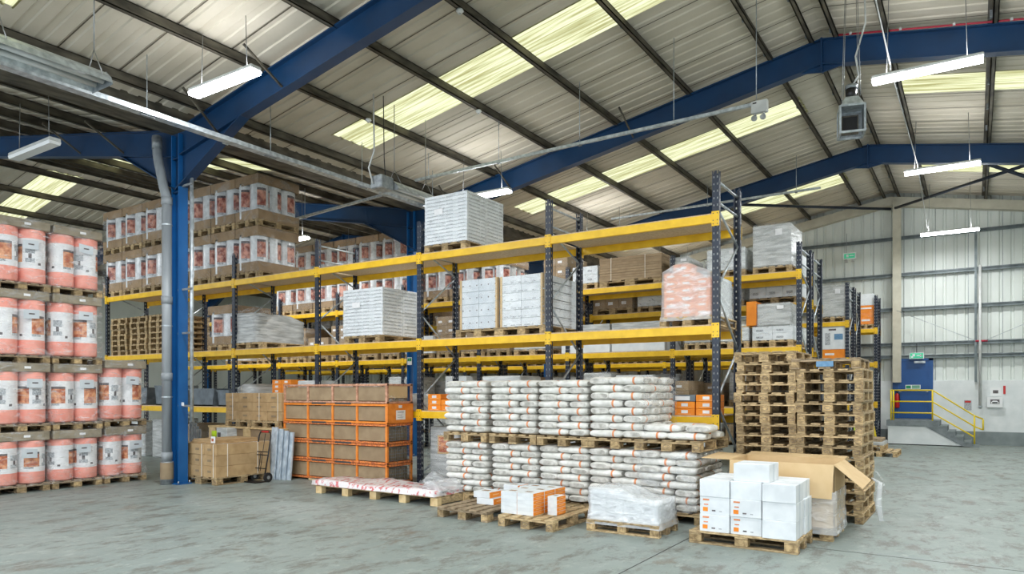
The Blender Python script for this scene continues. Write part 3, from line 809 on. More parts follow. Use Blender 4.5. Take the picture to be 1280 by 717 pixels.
def flat(x,y,z,label,s=(1,1,1),plabel=None,ps=(1.2,1,1)):
    PAF.place((x,y+.6,z),0,plabel or 'pallet under %s'%label,None,ps)
    return FP.place((x,y+.02,z+.14),0,label,None,s)
flat(-8.06,10.1,Z2,'square block of white flat cartons on the top shelf',(.98,1,.92))
flat(-10.15,10.1,Z1,'square block of white flat cartons on middle shelf left of post',(1.08,1,.96))
# white cartons with corner boards
def cornerload(x,y,w,l,h,z,label,rows,dots,cat='wrapped cartons'):
    t=thing('carton_load',label,cat,(x,y,z))
    rr=random.Random(int(x*10));rh=h/rows
    for k in range(rows):
        for i in range(2):
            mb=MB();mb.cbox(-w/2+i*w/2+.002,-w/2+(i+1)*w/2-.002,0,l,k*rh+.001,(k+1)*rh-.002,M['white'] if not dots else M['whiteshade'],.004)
            for q in range(3):
                xx=-w/2+i*w/2+.06+q*.15
                if dots:mb.prism([(xx+.013*math.cos(a),k*rh+rh*.5+.012*math.sin(a)) for a in [j*PI/4 for j in range(8)]],'y',-.002,.001,M['ink'])
                else:mb.box(xx,xx+rr.uniform(.03,.12),-.002,.001,k*rh+.02,k*rh+.035,M['greyprint'])
            mb.box(w/2-.001,w/2+.002,.1,l-.2,k*rh+.03,k*rh+.04,M['greyprint'])
            mb.build('carton',t)
    for sx in (-w/2,w/2):
        MB().box(sx-.035 if sx>0 else sx-.006,sx+.006 if sx>0 else sx+.035,-.01,-.004,0,h,M['cardlight']).box(sx+.002 if sx>0 else sx-.008,sx+.008 if sx>0 else sx-.002,-.01,.05,0,h,M['cardlight']).build('corner_board',t)
    mb=MB();shell(mb,-w/2-.008,w/2+.012,-.014,l+.01,-.02,h+.006,M['filmlight'] if dots else M['film'],.006,(5,5,6),rnd=rr);mb.build('stretch_film',t)
    return t
PAF.place((-7.33,10.7,Z1),0,'pallet under the dotted white cartons on middle shelf')
cornerload(-7.33,10.14,.8,1.15,.88,Z1+.142,'white cartons with small black dots, middle shelf, beside wrapped block',4,True)
PAF.place((-6.42,10.7,Z1),0,'pallet under the white wrapped block touching rack post')
cornerload(-6.44,10.14,.84,1.2,.87,Z1+.142,'film wrapped white cartons with corner boards touching the rack post',6,False)
# grey/white wrapped load on the middle shelf at left
PAF.place((-13.7,10.7,Z1),0,'pallet under the grey and white wrapped load')
t=thing('wrapped_load','lumpy grey and white film wrapped load sloping down at one end, middle shelf','wrapped load',(-13.87,10.12,Z1+.142))
def tp(u,v):return .68-.02*u-.12*max(0,v-.7)*3
shell(MB(),-.42,.42,0,1.35,0,.66,M['wrapgrey'],.01,(5,7,7),top=tp,skirt=.02).build('wrapping',t)
shell(MB(),-.42,.44,.02,.6,.62,.8,M['film'],.02,(4,4,2),top=lambda u,v:.72+.1*(u)*(1-v)).build('loose_film',t)
for k in range(8):
    MB().box(-.425,.428,-.004,.3,.02+k*.08,.028+k*.08,M['galvdull']).build('sheet_layer',t)
# orange wrapped load
PAF.place((-3.54,10.7,Z1),0,'pallet under the film wrapped orange cartons',None,(1.05,1,1))
t=thing('orange_carton_load','film wrapped orange cartons rising to a peak on the middle shelf','wrapped cartons',(-3.55,10.14,Z1+.142))
for k in range(6):
    n=3;w=.72
    for i in range(n):
        mb=MB();x0=-w/2+i*w/n
        if k==5 and i==2:continue
        mb.cbox(x0+.002,x0+w/n-.002,0,.36,k*.11+.001,(k+1)*.11-.001,M['orange'],.004);mb.box(x0+.05,x0+.16,-.002,.001,k*.11+.04,k*.11+.07,M['label'])
        mb.build('carton',t)
for i in range(1):
    MB().cbox(-.22,.05,.02,.3,.66,.78,M['orange'],.004).box(-.18,-.02,.018,.021,.7,.73,M['label']).build('carton',t)
MB().cbox(-.36,.36,.37,1.05,0,.62,M['white'],.01).build('inner_carton',t)
def tp2(u,v):
    return .80-.38*abs(u-.42)**1.3-.10*v
shell(MB(),-.385,.385,-.02,1.1,-.06,.7,M['filmthick'],.012,(8,7,8),top=tp2,skirt=.025).build('stretch_film',t)
# pallets stored on the middle shelf at the far left
def pallet_pile(x,y,z,n,lab,proto,w=.8,gr=None,jit=.015,rz=0,pitch=.142,sc=(1,1,1)):
    rr=random.Random(int(abs(x*100)+n))
    for k in range(n):
        proto.place((x+rr.uniform(-jit,jit),y+rr.uniform(-jit,jit),z+k*pitch),rz+rr.uniform(-.012,.012),lab(k),gr,(sc[0],sc[1],pitch/.142*sc[2]))
for i,x in enumerate((-19.2,-18.25,-17.35)):
    pallet_pile(x,10.72,Z1,7,lambda k,i=i:'empty brown pallet, %s up, %s pile on middle shelf behind downpipe'%(ordn[k],['far','middle','near'][i]),PAF,gr='empty pallets on the middle shelf')
# top shelf load labels: high white block done; low shelf orange cartons
OC=MB();OC.cbox(-.15,.15,0,.38,0,.098,M['orange'],.004);OC.box(-.05,.05,-.002,.001,.03,.075,M['label']);OC.box(-.1,.1,-.001,.001,.015,.022,M['orangelt']);OC.box(-.152,-.149,.05,.3,.03,.07,M['label'])
OCM=OC.mesh('orange_carton')
def ocart(x,y,z,label,s=(1,1,1),grp=None):
    o=bpy.data.objects.new('orange_carton',OCM);COL.objects.link(o);o.location=(x,y,z);o.scale=s;return tag(o,label,'carton',grp)
for c,x in enumerate((-3.95,-3.26)):
    for k in range(3):
        ocart(x,10.12,Z0+k*.101,'orange carton, %s from the bottom, %s column by the post'%(ordn[k],('outer','inner')[c]),(1,1,1),'orange cartons on the low shelf')
for k in range(2):
    ocart(-3.58,10.12,Z0+k*.101,'orange carton under the grey printed carton, %s layer'%['bottom','top'][k],(1,1,1),'orange cartons on the low shelf')
o=tag(MB().cbox(-3.76,-3.42,10.12,10.5,Z0+.203,Z0+.3,M['greycrate'],.004).box(-3.72,-3.5,10.117,10.12,Z0+.22,Z0+.28,M['label']).build('grey_carton'),'grey carton with pale print on top of the orange cartons','carton')
o=tag(MB().cbox(-3.78,-3.74,10.13,10.5,Z0,Z0+.2,M['wrapgrey'],.004).build('grey_slab'),'thin grey wrapped slab standing between orange cartons','slab')
for i in range(5):
    ocart(-5.9+i*.33-.0,10.15,Z0+.32-.0,'orange carton on the white case behind the sack tops, %s along'%ordn[i],(.95,1,1.2),'orange cartons behind the sack tops')
tag(MB().cbox(-6.15,-4.3,10.15,10.9,Z0,Z0+.318,M['white'],.01).build('long_white_case'),'long white case on the low shelf behind the tall sacks','case')
tag(MB().cbox(-7.3,-6.5,10.2,10.9,Z0,Z0+.62,M['wrapgrey'],.02).build('grey_wrapped_bale'),'grey wrapped bale on the low shelf peeping over the sack tops','bale')
for c in range(2):
    for k in range(3-c):
        ocart(-8.33+c*.31,10.13,Z0+k*.101-.0,'orange carton on the low shelf past the tall post, column %s, layer %s'%(ordn[c],ordn[k]),(1,1,1),'orange cartons beside the sacks')
for c in range(2):
    for k in range(6):
        ocart(-12.75+c*.31,10.13,Z0+k*.101,'small orange carton behind the orange cages, column %s, layer %s'%(ordn[c],ordn[k]),(1,1,1),'orange cartons behind the cages')
tag(MB().cbox(-12.1,-11.55,10.15,10.8,Z0,Z0+.58,M['wrapwhite'],.02).build('wrapped_bale'),'white wrapped bale behind the topmost orange cage','bale')
# grey crates on low shelf at left
for i,(x,w,h) in enumerate(((-18.4,.9,.45),(-17.2,.8,.5),(-15.6,1.0,.42),(-14.75,.45,.38))):
    mb=MB();mb.prism([(-w/2+.04,0),(w/2-.04,0),(w/2,h),(w/2-.02,h),(w/2-.06,.03),(-w/2+.06,.03),(-w/2+.02,h),(-w/2,h)],'y',0,.7,M['greycrate'])
    mb.box(-w/2+.03,w/2-.03,0,.015,.0,h,M['greycrate']);mb.box(-w/2+.03,w/2-.03,.685,.7,.0,h,M['greycrate']);mb.box(-w/2-.015,w/2+.015,-.015,0,h-.04,h,M['greycrate'])
    o=mb.build('plastic_crate',None,(x,10.2,Z0));tag(o,'open grey plastic crate on the low shelf, %s from the far end'%ordn[i],'crate')
for i,(x,w,h,m) in enumerate(((-13.9,.75,.5,'wrapgrey'),(-10.4,1.2,.35,'carddark'),(-9.3,.7,.3,'wrapwhite'))):
    t=thing('wrapped_bale','%s on the low shelf, behind %s'%(('sagging grey wrapped bale','flat brown bale','white wrapped bale')[i],('the strapped carton stack','the middle cages','the end of the cages')[i]),'bale',(x,10.2,Z0))
    shell(MB(),-w/2,w/2,0,.8,0,h,M[m],.015,(5,5,4),top=lambda u,v,h=h:h*(.8+.25*math.sin(u*3))).build('wrapping',t)
    MB().tube([(-w*.2,-.012,0),(-w*.2,-.014,h*.9)],.006,M['strap'],4).build('strap',t)

# ------------------------------------------------------------------ second and further runs: generic loads
def simple_load(x,y,z,w,l,h,kind,label,pal=True,plabel=None,prints=True):
    if pal:
        farpal((x,y+l/2,z),plabel or 'pallet below %s'%label,0,(w/.8,l/1.2,1));z+=.143
    cat={'card':'cartons','white':'cartons','grey':'wrapped load','wrap':'wrapped load','flat':'board bundle'}[kind]
    t=thing({'card':'carton_load','white':'carton_load','grey':'wrapped_load','wrap':'wrapped_load','flat':'board_bundle'}[kind],label,cat,(x,y,z))
    rr=random.Random(int(abs(x*31+y*7+z*3)))
    if kind in('card','white'):
        m=M['card'] if kind=='card' else M['white'];n=max(2,int(h/.24));c=max(1,round(w/.42))
        for k in range(n):
            for i in range(c):
                mb=MB();mb.cbox(-w/2+i*w/c+.002,-w/2+(i+1)*w/c-.002,rr.uniform(0,.01),l,k*h/n+.001,(k+1)*h/n-.002,m,.005)
                xx=-w/2+i*w/c+w/c*.2
                mb.box(xx,xx+w/c*.35,-.003,.0,k*h/n+h/n*.3,k*h/n+h/n*.55,M['label'] if kind=='card' else M['greyprint'])
                mb.build('carton',t)
        shell(MB(),-w/2-.01,w/2+.01,-.012,l+.01,0,h+.006,M['filmlight'],.006,(4,4,4),rnd=rr).build('stretch_film',t)
    elif kind=='flat':
        n=max(3,int(h/.06))
        for k in range(n):
            MB().cbox(-w/2+rr.uniform(-.012,.012),w/2+rr.uniform(-.012,.012),rr.uniform(-.01,.01),l,k*h/n,(k+1)*h/n-.003,M['card'],.003).build('board',t)
        for sx in (-.3,.25):
            MB().box(sx*w-.006,sx*w+.006,-.022,-.018,0,h,M['strap']).box(sx*w-.006,sx*w+.006,-.02,l,h-.001,h+.003,M['strap']).build('strap',t)
    else:
        m=M['wrapgrey'] if kind=='grey' else M['wrapwhite']
        MB().cbox(-w/2,w/2,0,l,0,h*.97,m,.02).build('contents',t)
        shell(MB(),-w/2-.01,w/2+.01,-.014,l+.01,-.04,h,M['film'],.012,(6,6,6),skirt=.02,rnd=rr).build('stretch_film',t)
        MB().box(w*.1,w*.1+.14,-.03,-.026,h*.7,h*.85,M['label']).build('paper_label',t)
    return t
Y2=15.8
simple_load(-6.95,Y2,Z2,1.6,1.1,.56,'flat','strapped bundle of brown boards on second run top shelf')
simple_load(-8.15,Y2,Z2,.7,1.1,.42,'white','white cartons left of the brown board bundle, second run')
simple_load(-9.0,Y2,Z2,.7,1.1,.75,'card','tall brown cartons seen between the front posts, second run')
simple_load(-5.72,Y2,Z2,.45,1.1,.42,'grey','pale grey wrapped load right of the brown board bundle')
simple_load(-4.65,Y2,Z2,.85,1.1,.5,'wrap','low white wrapped load beside the shiny wrapped cube')
simple_load(-3.66,Y2,Z2,.8,1.1,.92,'grey','shiny grey film wrapped cube at the aisle end, top shelf of second run')
for i,(x,w,h,k,l) in enumerate(((-4.55,.8,.32,'wrap','white wrapped bale'),(-3.65,.84,.3,'white','flat white cartons'),(-5.3,.6,.2,'grey','low grey load'))):
    simple_load(x,Y2,Z1,w,1.1,h,k,l+' on the middle shelf of the second run near the aisle')
tag(MB().cbox(-4.2,-3.98,Y2,Y2+.9,Z1+.47,Z1+1.0,M['orange'],.01).build('orange_carton'),'tall orange carton standing on the white wrapped bale, second run','carton')
simple_load(-3.62,Y2+.0,Z1+.45,.7,1.0,.5,'grey','grey wrapped block standing on flat white cartons',pal=False)
for i,(x,w) in enumerate(((-8.15,1.35),(-6.75,1.35))):
    t=thing('long_case','long case, white below and grey above, %s along the second run middle shelf'%ordn[i],'case',(x,Y2,Z1))
    MB().cbox(-w/2,w/2,0,1.1,0,.45,M['white'],.01).build('lower_case',t);MB().cbox(-w/2,w/2,0,1.1,.452,.7,M['wrapgrey'],.01).build('upper_case',t)
RR=random.Random(11)
def fill(y,zs,x0,x1,kinds,lab,skip=.12,hmax=1.0,seed=1):
    rr=random.Random(seed)
    for zi,(z,hm,zn) in enumerate(zs):
        x=x0;i=0
        while x>x1:
            w=rr.choice((.8,.8,1.0,1.2))
            if rr.random()>skip and i<17:
                k=rr.choice(kinds);h=rr.uniform(.45,1)*hm
                simple_load(x-w/2,y,z,w-.06,1.05,h,k,'%s, %s place from aisle, %s of %s'%({'card':'brown cartons','white':'white cartons','grey':'grey wrapped load','wrap':'white wrapped load','flat':'brown boards'}[k],ordn[min(i,16)],zn,lab))
            x-=w+.08;i+=1
fill(Y2,[(.0,.85,'floor level'),(Z0,.75,'low shelf')],-3.3,-20.5,['grey','wrap','white','card'],'second run',.3,seed=4)
fill(Y2,[(Z1,1.05,'middle shelf')],-9.1,-22,['card','white','wrap','card'],'second run',.15,seed=9)
fill(17.1,[(Z0,.7,'low shelf'),(Z1,.6,'middle shelf'),(3.741,1.0,'top shelf')],-3.3,-20,['card','white','wrap','grey'],'third run',.25,seed=6)
fill(22.5,[(0,.9,'floor level'),(Z0,.8,'low shelf'),(Z1,.7,'middle shelf'),(3.741,1.0,'top shelf')],-4.1,-20,['card','white','wrap','grey','flat'],'fourth run',.35,seed=8)
simple_load(-3.5,22.5,3.741,.74,1.05,.95,'grey','grey wrapped cube with paper label at aisle end of fourth run')
t=thing('appliance_carton','white carton printed with pictures over an orange band, fourth run','carton',(-3.5,22.5,Z1))
MB().cbox(-.36,.36,0,.8,.27,.95,M['white'],.01).box(-.2,-.06,-.004,0,.4,.75,M['greyprint']).box(.05,.28,-.004,0,.55,.72,M['signblue']).box(-.1,.1,-.004,0,.82,.87,M['ink']).build('body',t)
MB().cbox(-.36,.36,0,.8,0,.268,M['orange'],.01).box(-.2,.05,-.004,0,.1,.16,M['label']).build('base_band',t)
farpal((-3.02,26.35,3.771),'pallet under the orange and white carton by end wall',0,(.6,.7,1))
t=thing('orange_printed_carton','orange and white carton under film on the last run by end wall','carton',(-3.0,25.95,3.915))
MB().cbox(-.21,.21,0,.7,0,.62,M['orange'],.01).box(-.15,.1,-.004,0,.1,.16,M['label']).box(-.18,.15,-.004,0,.5,.55,M['label']).build('lower_carton',t)
MB().cbox(-.21,.21,0,.7,.62,1.0,M['white'],.01).build('upper_carton',t)
shell(MB(),-.22,.22,-.012,.71,-.02,1.01,M['filmlight'],.006,(3,4,4)).build('stretch_film',t)
simple_load(-9.3,25.95,Z1,1.0,.8,.7,'card','brown cartons on the last run against the end wall')

# ground level behind the front run's posts
t=thing('film_wrapped_machine','grey film wrapped machine standing under the racking beside the sacks','wrapped machine',(-8.15,10.25,0))
MB().cbox(-.38,.3,0,.9,.1,1.05,M['wrapgrey'],.02).prism([(-.38,.1),(.3,.1),(.24,.0),(-.3,.0)],'y',.1,.8,M['galvdull']).build('body',t)
MB().box(-.16,.06,-.012,-.004,.58,.86,M['photo']).box(-.19,.09,-.008,-.003,.55,.89,M['cardlight']).build('picture_panel',t)
shell(MB(),-.42,.34,-.02,.95,.0,1.1,M['film'],.03,(6,6,7),skirt=.12).build('stretch_film',t)
t=thing('loose_film_heap','crumpled clear film lying at the foot of the tall post','plastic film',(-8.05,9.85,0))
shell(MB(),-.36,.36,-.16,.16,0,.2,M['filmthick'],.05,(10,6,4),top=lambda u,v:.22*math.sin(PI*u)*math.sin(PI*v)+.04).build('film',t)
for i,(x,w,h,m,l) in enumerate(((-15.0,.9,.8,'wrapgrey','grey wrapped case'),(-13.5,.7,.6,'carddark','dull brown case'),(-18.7,.9,.9,'wrapwhite','white wrapped case'),(-17.5,.8,1.0,'wrapgrey','tall grey wrapped case'),(-16.3,.8,.9,'carddark','brown case'))):
    t=thing('wrapped_case','%s on the floor under front racking, %s from the far end'%(l,['fourth','fifth','first','second','third'][i]),'case',(x,10.3,0))
    MB().cbox(-w/2,w/2,0,.8,0.0,h,M[m],.02).build('body',t)
    shell(MB(),-w/2-.015,w/2+.015,-.02,.82,0,h+.01,M['filmlight'],.01,(4,4,4)).build('stretch_film',t)

# ------------------------------------------------------------------ paper sacks on pallets
def sack_mesh(L,W,H,seed):
    rr=random.Random(seed);mb=MB();n=12;sec=[0,.02,.06,.14,.3,.5,.62,.715,.77,.88,.95,.985,1]
    prof=[];m=16
    for k in range(m):
        a=2*PI*k/m+PI/m;c,s=math.cos(a),math.sin(a)
        prof.append((abs(c)**.5*(1 if c>0 else -1),abs(s)**.8*(1 if s>0 else -1)))
    for i,t in enumerate(sec):
        e=min(t,1-t);sc=min(1,.8+e*2.8);hs=min(1,.58+e*4)
        for k,(c,s) in enumerate(prof):
            mb.v.append((-L/2+L*t,c*W/2*sc+rr.uniform(-.004,.004),H/2+s*H/2*hs+(rr.uniform(-.003,.003) if 0<i<12 else 0)))
    for i in range(len(sec)-1):
        for k in range(m):
            mt=M['sack']
            if i==7:mt=M['paperband']
            if i==5 and k in(1,9,14,15):mt=M['greyprint'] if rr.random()<.5 else M['sack']
            mb.face([i*m+k,i*m+(k+1)%m,(i+1)*m+(k+1)%m,(i+1)*m+k],mt,True)
    mb.face([k for k in range(m)][::-1],M['sackend']);mb.face([(len(sec)-1)*m+k for k in range(m)],M['sackend'])
    return mb.mesh('cement_sack')
SKL=[sack_mesh(.5,.4,.1,s) for s in range(3)]
SKS=[sack_mesh(.6,.31,.1,s+5) for s in range(3)]
DOT=MB()
def sacks(xc,y0,z0,nl,pitch,which,lab,seed,full_top=False):
    rr=random.Random(seed)
    for k in range(nl):
        fl=(k%2==0)
        cells=[]
        sx=-1 if fl else 1
        for j in range(3):cells.append(('L',sx*.15,.2+j*.4,j))
        for j in range(2):cells.append(('S',-sx*.25,.3+j*.6,j))
        for kind,x,y,j in cells:
            front=(j==0)
            side=(which=='full') or (which=='right' and (x>0 or front)) or (full_top and k==nl-1)
            if not(front or side):continue
            me=rr.choice(SKL if kind=='L' else SKS)
            o=bpy.data.objects.new('cement_sack',me);COL.objects.link(o)
            o.location=(xc+x+rr.uniform(-.016,.016),y0+y+rr.uniform(-.025,.02)-.005,z0+k*pitch)
            o.scale=(.98,.98,pitch/.1*1.07)
            if kind=='L':o.rotation_euler=(0,0,rr.uniform(-.03,.03)+(PI if rr.random()<.12 else 0))
            else:o.rotation_euler=(0,0,PI/2*(1 if rr.random()<.5 else -1)+rr.uniform(-.03,.03))
            pos={('L',0):'front long',('L',1):'middle long',('L',2):'rear long',('S',0):'front end-on',('S',1):'rear end-on'}[kind,j]
            tag(o,'white paper sack, %s, %s, %s'%(pos,ordn[k]+' layer',lab),'sack','sacks '+lab)
SX=[-6.62,-5.74,-4.9,-4.08,-3.35]
sn=['first sack stack','second sack stack','third sack stack','fourth sack stack','fifth sack stack']
for i,x in enumerate(SX):
    PAF.place((x,9.4,0),0,'floor pallet under the %s'%sn[i])
    sacks(x,8.8,.145,8,.0965,'full' if i in(4,) else ('right' if i==0 else 'front'),'lower tier of '+sn[i],i)
    (PA if i==4 else PAF if i<4 else PAG).place((x,9.38,.925),0,'pallet between the tiers of the %s'%sn[i],None,(1.03 if i<4 else 1.12,1,1))
    if i<4:sacks(x,8.78,1.07,8,[.0985,.0985,.0985,.103][i],'right' if i in(0,3) else 'front','upper tier of '+sn[i],i+20,False)
# loose sacks on top of the fifth stack
rr=random.Random(5)
for n_,(x,y,z,rz,w) in enumerate(((-3.62,8.98,0,.02,'lower front'),(-3.12,8.99,0,.03,'lower front inner'),(-3.5,9.4,0,PI/2,'lower middle'),(-3.1,9.5,0,.1,'lower rear'),(-3.45,9.02,.098,.04,'upper front'),(-2.98,9.1,.098,PI/2+.1,'upper inner'),(-3.3,9.5,.098,-.05,'upper rear'),(-3.62,9.8,0,.0,'lower back'))):
    o=bpy.data.objects.new('cement_sack',SKL[n_%3]);COL.objects.link(o);o.location=(x,y,1.07+z);o.rotation_euler=(0,0,rz);o.scale=(1.02,.85,1)
    tag(o,'white paper sack lying loose on fifth stack, %s'%w,'sack','loose sacks on the fifth stack')
# stretch film round the fourth upper and the lower fifth
for n_,(x,y,z0,z1) in enumerate(((-4.08,8.78,1.0,1.91),)):
    t=tag(shell(MB(),x+.415,x+.43,y+.0,y+1.2,z0,z1,M['film'],.008,(1,6,8)).build('stretch_film'),'milky stretch film on the side of the fourth upper sacks','plastic film')
t=tag(shell(MB(),-3.75,-2.95,8.775,8.785,.15,.93,M['filmlight'],.01,(6,1,8)).build('stretch_film'),'clear stretch film over the lower fifth sack stack','plastic film')

# ------------------------------------------------------------------ floor pallets in front
# long low pallet with printed foil
t=thing('long_pallet','very long low timber pallet under printed white sheeting','pallet',(-7.98,8.52,0))
for i in range(5):
    x=-1.28+i*.62
    MB().cbox(x,x+.14,-.37,-.27,0,.12,M['woodnew'],.004).build('block',t);MB().cbox(x,x+.14,.27,.37,0,.12,M['woodnew'],.004).build('block',t)
    MB().cbox(x+.01,x+.13,-.27,.27,.02,.12,M['wood'],.004).build('stringer',t)
for j in range(4):
    MB().cbox(-1.33,1.33,-.37+j*.205,-.37+j*.205+.125,.12,.142,M['wood'],.003).build('deck_board',t)
mb=MB();shell(mb,-1.34,1.3,-.385,.385,.10,.2,M['label'],.012,(22,6,2),top=lambda u,v:.175+.018*math.sin(u*9+v*4),skirt=.01)
PB=mb.build('printed_sheeting',None,(-7.98,8.52,.04));tag(PB,'white sheeting with pink print draped over the long low pallet','sheeting')
m2=mat('pink_printed_film',srgb(232,226,226),srgb(214,120,120),9,.25,bump=.5,contrast=(.52,.6),stretch=(2,.6,1));PB.data.materials[0]=m2
t=tag(shell(MB(),-.22,.2,-.3,.3,0,.12,M['filmthick'],.04,(8,8,3),top=lambda u,v:.1*math.sin(PI*u)+.03).build('crumpled_film',None,(-6.85,8.55,.2)),'crumpled clear film on the end of the long pallet','plastic film')
# cartons: white lid and long side, orange end
CT=MB();CT.cbox(-.12,.12,0,.27,0,.046,M['white'],.002);CT.box(.1195,.1215,.004,.266,.002,.044,M['orange']);CT.box(.1212,.1225,.07,.2,.02,.027,M['orangelt']);CT.box(-.07,.03,.1,.17,.0455,.047,M['tray'])
CTM=CT.mesh('carton')
def tct(x,y,z,label,rz=0,s=(1,1,1),grp=None):
    o=bpy.data.objects.new('tile_carton',CTM);COL.objects.link(o);o.location=(x,y,z);o.rotation_euler=(0,0,rz);o.scale=s;tag(o,label,'carton',grp)
PA.place((-4.66,8.0,0),0,'light wooden pallet carrying the block of white and orange cartons',None,(1,.97,1))
cn=[['front outer','front inner'],['middle outer','middle inner'],['rear outer','rear inner']]
for i in range(2):
    for j in range(3):
        for k in range(6):
            tct(-4.99+i*.245,7.56+j*.278,.142+k*.0465,'flat carton, white with orange end, %s column, %s layer'%(cn[j][i],ordn[k]),0,(1,1,1),'white and orange cartons on the light pallet')
for k in range(5):
    tct(-4.46,7.75,.142+k*.047,'narrow carton with orange end standing apart, %s layer'%ordn[k],0,(.55,.85,1),'separate column of orange ended cartons')
PAG.place((-5.7,8.1,0),0,'weathered grey pallet with only a few cartons at its rear',None,(1.04,1,1))
for k in range(2):
    tct(-5.72+(.06 if k==0 else 0),7.98,.142+k*.087,'orange ended carton lying alone on grey pallet, %s of the two'%['lower','upper'][k],.03-k*.05,(1.15,1.1,1.85))
for i in range(2):
    for k in range(5):
        tct(-5.5+i*.27,8.38,.142+k*.047,'flat carton at the rear of the grey pallet, %s column, %s layer'%(['outer','inner'][i],ordn[k]),0,(1,1,1),'cartons at the rear of the grey pallet')
# film wrapped low load
PA.place((-3.52,8.08,0),PI/2,'pale pallet under the low white film wrapped load',None,(.78,.78,1))
t=thing('film_wrapped_cartons','low heap of white cartons under clear sagging film','wrapped cartons',(-3.52,7.8,.142))
rr=random.Random(3)
for k,(h,n,cols_) in enumerate(((.12,4,4),(.12,4,4),(.11,2,4))):
    for i in range(n):
        w=.88/cols_
        MB().cbox(-.44+i*w+.003,-.44+(i+1)*w-.003,.01,.55,k*.121,k*.121+.118,M['white'],.004).box(-.44+i*w+.04,-.44+i*w+.14,.007,.01,k*.121+.04,k*.121+.07,M['greyprint']).build('carton',t)
shell(MB(),-.455,.455,-.005,.57,-.05,.4,M['filmthick'],.01,(12,7,6),top=lambda u,v:.385-.1*min(1,max(0,(u-.45)*4)) ,skirt=.03).build('stretch_film',t)
# pallet of plain white cartons
PA.place((-2.12,8.17,0),PI/2,'front wooden pallet with oval stamped blocks under the plain white cartons',None,(.97,.97,1))
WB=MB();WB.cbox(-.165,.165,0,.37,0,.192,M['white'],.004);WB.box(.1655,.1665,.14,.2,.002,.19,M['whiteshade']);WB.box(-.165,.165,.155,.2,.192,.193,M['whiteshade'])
WBM=WB.mesh('white_carton')
WB2=merge([WB]);
for (a,b,c_,d) in ((-.13,-.06,.15,.168),(-.12,-.07,.1,.112)):WB2.box(a,b,-.002,.001,c_,d,M['paperband'])
WB2.box(-.13,-.075,-.002,.001,.03,.075,M['orange']);WB2.box(-.03,.01,-.002,.001,.035,.05,M['ink']);WB2.box(.05,.08,-.002,.001,.035,.045,M['greyprint'])
WB2M=WB2.mesh('white_carton')
def wb(x,y,z,label,pr=False,s=(1,1,1),rz=0):
    o=bpy.data.objects.new('white_carton',WB2M if pr else WBM);COL.objects.link(o);o.location=(x,y,z);o.scale=s;o.rotation_euler=(0,0,rz);tag(o,label,'carton','plain white cartons on the front pallet')
for i,(x,nm_) in enumerate(((-2.42,'outer'),(-2.08,'middle'),(-1.73,'inner'))):
    for k in range(3):
        wb(x,7.80-(.02 if i==2 else 0)+.01*((k+i)%2),.143+k*.193,'white carton, front row, %s column, %s layer%s'%(nm_,['bottom','second','third'][k],' with orange marks' if (i<2 and k<2) else ''),i<2 and k<2,(1 if i<2 else 1.04,1,1),(.01,-.012,.0)[k] if i==2 else 0)
        if k<(3 if i!=2 else 3):
            wb(x+(.02 if k<2 and i==2 else 0),8.19,.143+k*.193,'white carton, rear row, %s column, %s layer'%(nm_,['bottom','second','third'][k]),False,(1,.96,1))
wb(-2.03,7.84,.143+3*.193,'single white carton crowning the front pallet',False,(1.16,1.06,1.0),-.02)
# open brown carton on pallet behind
PA.place((-1.93,9.07,0),PI/2,'pallet under the big open brown carton',None,(1,.98,1))
t=thing('open_carton','big open light brown carton with folded out flaps, film round its base','carton',(-1.93,8.67,.142))
c=M['cardlight'];x0,x1,y0,y1,h=-.57,.6,0,.78,.73
MB().box(x0,x1,y0,y0+.008,0,h,M['cardlight']).build('front_wall',t);MB().box(x0,x1,y1-.008,y1,0,h,c).build('rear_wall',t)
MB().box(x0,x0+.008,y0,y1,0,h,c).build('side_wall',t);MB().box(x1-.008,x1,y0,y1,0,h,c).build('side_wall',t);MB().box(x0,x1,y0,y1,0,.008,c).build('bottom_panel',t)
def flap(a,b,c_,d,m=c):
    n=(Vector(b)-Vector(a)).cross(Vector(d)-Vector(a)).normalized()*.006
    q=[Vector(p) for p in (a,b,c_,d)]
    mb=MB();mb.hexa([*[p for p in q],*[p+n for p in q]],m);mb.build('flap',t)
flap((x0,y0-.003,h),(x1,y0-.003,h),(x1-.02,y0-.05,h-.385),(x0+.0,y0-.05,h-.37))
flap((x1,y0,h),(x1,y1,h),(x1+.29,y1+.0,h-.23),(x1+.29,y0+.03,h-.25))
flap((x0,y0,h),(x0,y1,h),(x0-.36,y1-.03,h+.02),(x0-.36,y0+.03,h+.0))
flap((x0,y1,h),(x1,y1,h),(x1,y1+.22,h+.02),(x0,y1+.22,h+.03))
shell(MB(),x0-.012,x1+.012,-.014,y1+.01,-.06,.42,M['filmthick'],.008,(8,6,6),skirt=.02).build('stretch_film',t)
MB().box(x0+.02,x1-.02,y0+.02,y1-.02,.01,.5,M['carddark']).build('inner_liner',t)
